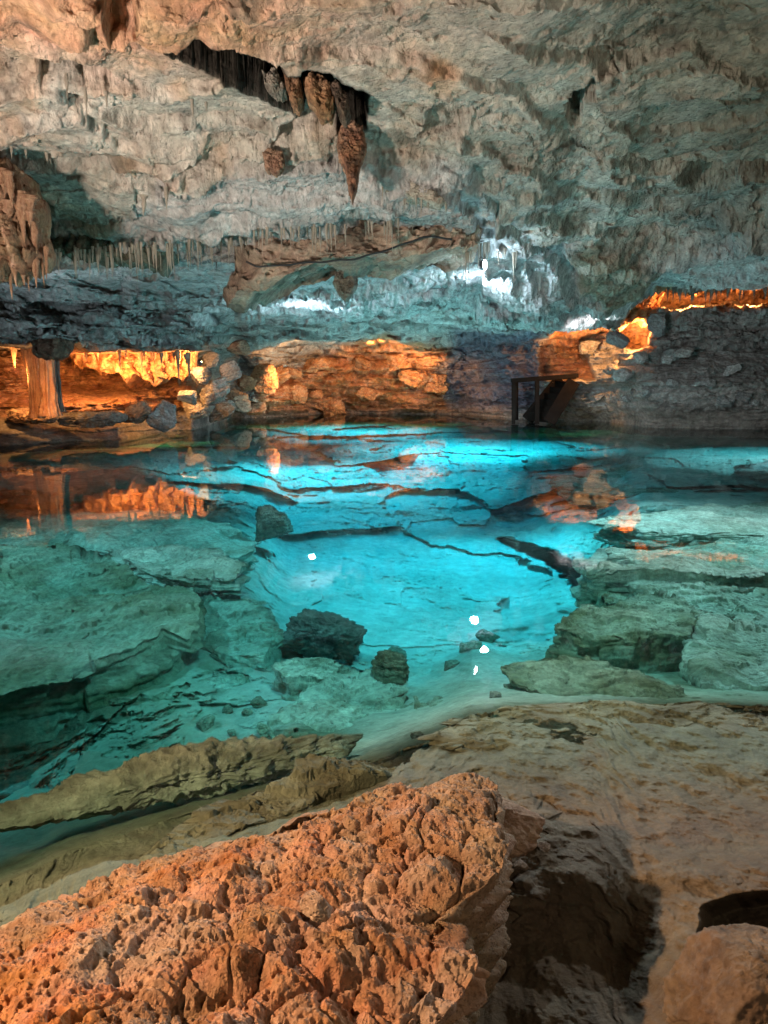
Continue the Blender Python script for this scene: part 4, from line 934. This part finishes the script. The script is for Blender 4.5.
LIGHTS = []
def light(kind, loc, power, col, r=.05, target=None, angle=90, blend=.5, size=None):
    l = bpy.data.lights.new('lamp_or_fill_light', kind); l.energy = power; l.color = col
    if kind in ('POINT', 'SPOT'): l.shadow_soft_size = r
    if kind == 'SPOT': l.spot_size = math.radians(angle); l.spot_blend = blend
    if kind == 'AREA': l.size = size
    o = bpy.data.objects.new('lamp_or_fill_light', l); COL.objects.link(o); o.location = loc
    if target is not None:
        from mathutils import Vector
        o.rotation_euler = (Vector(target)-Vector(loc)).to_track_quat('-Z', 'Y').to_euler()
    return o
def floodlight(loc, target, label, lens='lens', s=.1):
    from mathutils import Vector
    e = empty('floodlight', loc); e.rotation_euler = (Vector(target)-Vector(loc)).to_track_quat('Y', 'Z').to_euler()
    tag(e, label, 'floodlight')
    # housing: tapered drum open at the front, lens set inside, bracket behind
    n = 24; V = []; F = []
    prof_ = [(-.9, .35), (-.7, .75), (.0, .95), (.35, 1.05), (.35, .92), (.2, .9)]
    for yy, r_ in prof_:
        for j in range(n):
            a = 2*math.pi*j/n; V.append((r_*s*math.cos(a), yy*s, r_*s*math.sin(a)))
    for i in range(len(prof_)-1):
        for j in range(n): F.append((i*n+j, i*n+(j+1) % n, (i+1)*n+(j+1) % n, (i+1)*n+j))
    mesh_from('housing', V, F, M['metal'], parent=e)
    V = [(0, .22*s, 0)]+[(.9*s*math.cos(2*math.pi*j/n), .2*s, .9*s*math.sin(2*math.pi*j/n)) for j in range(n)]
    F = [(0, 1+j, 1+(j+1) % n, 1+(j+1) % n) for j in range(n)]
    me = bpy.data.meshes.new('lens'); me.from_pydata(V, [], [(0, 1+j, 1+(j+1) % n) for j in range(n)]); me.materials.append(M[lens])
    o = bpy.data.objects.new('lens', me); COL.objects.link(o); o.parent = e
    tube([(-1.1*s, 0, 0), (-1.1*s, -.4*s, .9*s), (0, -.6*s, 1.5*s), (1.1*s, -.4*s, .9*s), (1.1*s, 0, 0)], .07*s, 'metal', 'bracket', parent=e)
    return e
cool = (.62, .85, 1.0); amber = (1.0, .42, .12); warm = (1.0, .72, .48)
A_ = at_y(484, 246, 9.9)
A_ = (A_[0], A_[1], min(A_[2], roof_z(A_[0], A_[1])-.10)); print('lamp', A_)
floodlight(A_, at_y(520, 262, 9.6), 'bright white floodlight tucked among stalactites under the roof', s=.07)
light('POINT', (A_[0]+.12, A_[1]-.1, A_[2]-.36), 34, cool, .05)
B_ = at_y(482, 287, 11.9); B_ = (B_[0], B_[1], min(B_[2], roof_z(B_[0], B_[1])-.12)); print('lamp', B_); light('POINT', B_, 80, cool, .07)
C_ = at_y(303, 306, 14.8); C_ = (C_[0], C_[1], min(C_[2], roof_z(C_[0], C_[1])-.12)); print('lamp', C_); light('POINT', (C_[0]+.1, C_[1]-.1, C_[2]-.30), 110, cool, .06)
def inward(px, py, y, power, tx=0, tz=0., ang=165):
    p = at_y(px, py, y); light('SPOT', p, power, amber, .05, (p[0]+tx, p[1]+1.5, p[2]+tz), ang, .3)
W_ = at_y(200, 362, 17.6)
floodlight(W_, at_y(150, 372, 18.5), 'small bright amber floodlight at the right end of the left alcove', 'lens_warm', .07)
light('SPOT', (W_[0]-.12, W_[1]+.05, W_[2]), 330, amber, .05, at_y(150, 372, 18.4), 150, .4)
light('SPOT', at_y(40, 402, 14.2), 60, amber, .05, at_y(44, 370, 15.3), 120, .5)
inward(120, 374, 17.6, 160, 0, .3); inward(90, 374, 16.9, 200, 0, .2); inward(14, 374, 15.2, 160)
inward(372, 343, 24.6, 420, 0, -.6); inward(290, 378, 23.6, 200); inward(420, 380, 25.6, 160)
inward(636, 335, 20.9, 420, -.2, .2); inward(690, 303, 20.4, 380, 0, 0); inward(750, 300, 20.6, 200); inward(580, 350, 21.6, 230)
# key on the near rocks, added fill and bank spots, unseen ceiling lights
light('SPOT', (-2.0, .7, 1.75), 560, (1.0, .60, .34), .04, (-.1, 1.35, .2), 80, .5)
light('SPOT', (1.2, -.7, 2.1), 55, (1.0, .78, .6), .3, (-.1, 1.5, .2), 80, .8)  # unseen fill added to lift the shade by the near boulder
light('SPOT', (3.6, 14.5, 2.2), 420, (.95, .97, 1.0), .1, (8, 20.5, .8), 90, .8)  # unseen spot added to brighten the right bank
light('SPOT', (-3.4, 2.6, .9), 1450, (1.0, .84, .70), .15, (-.6, 6.3, 3.4), 100, .9)
light('SPOT', (2.6, 2.2, 1.3), 200, (1.0, .88, .68), .15, (1.2, 7.5, 3.4), 100, .9)
# pool spots: two share the lamps above, the others unseen and added
light('SPOT', (.2, 2.9, 2.7), 380, (.90, 1.0, .86), .15, (.2, 4.6, -.3), 85, .8)  # unseen fill added over the near submerged rocks
light('SPOT', (-4.6, 5.4, 2.7), 680, (1.0, .97, .97), .08, (-2.2, 5.2, -.3), 140, .9)  # unseen spot added to light the left shelf
light('SPOT', (4.8, 6.0, 2.7), 820, (1.0, .97, .97), .08, (2.4, 5.6, -.3), 140, .9)  # added and unseen, brightens the right slabs
light('SPOT', (A_[0]+.12, A_[1]-.12, A_[2]-.36), 1080, (.80, .96, 1.0), .05, (.5, 7.2, -.8), 116, .7)
light('SPOT', (-6.3, 9.2, 1.0), 330, (.75, .9, 1.0), .1, (-3.6, 13.5, 2.7), 100, .9)  # unseen blue spot added to lift the dark ledges at left
light('SPOT', (C_[0]+.1, C_[1]-.1, C_[2]-.30), 1450, (.80, .96, 1.0), .05, (0, 13.0, -.6), 140, .7)
light('SPOT', (-.6, 23.5, 1.9), 1300, (.80, .96, 1.0), .1, (-.8, 23.3, -.6), 145, .7)  # unseen, added to brighten the far end of the pool
light('SPOT', (8.6, 13.5, 2.2), 900, (.80, .96, 1.0), .1, (7.6, 14, -.6), 150, .7)  # unseen, added for the dark right side of the pool
light('SPOT', (2.2, 18, min(1.95, roof_z(2.2, 18)-.35)), 1900, (.80, .96, 1.0), .1, (2, 19, -.5), 150, .7)  # unseen, put in to brighten the far pool bed

# ------------------------------------------------------------------ world, camera, view
w = bpy.data.worlds.new('World'); S.world = w; w.use_nodes = True
nt = w.node_tree; bg = nt.nodes['Background']; sky = nt.nodes.new('ShaderNodeTexSky'); sky.sky_type = 'NISHITA'; sky.sun_disc = False
nt.links.new(sky.outputs[0], bg.inputs[0]); bg.inputs[1].default_value = .05
cam = bpy.data.cameras.new('camera'); co_ = bpy.data.objects.new('camera', cam); COL.objects.link(co_)
co_.location = (0, 0, CH); co_.rotation_euler = (math.pi/2-PIT, 0, 0)
cam.sensor_fit = 'VERTICAL'; cam.sensor_height = 36; cam.lens = 26.0; cam.clip_end = 500; cam.clip_start = .02
S.camera = co_
S.view_settings.view_transform = 'Standard'; S.view_settings.look = 'None'; S.view_settings.gamma = 1; S.view_settings.exposure = 0
S.cycles.use_denoising = True
S.cycles.max_bounces = 8; S.cycles.transparent_max_bounces = 16; S.cycles.volume_bounces = 0
print('stalactites', nst)
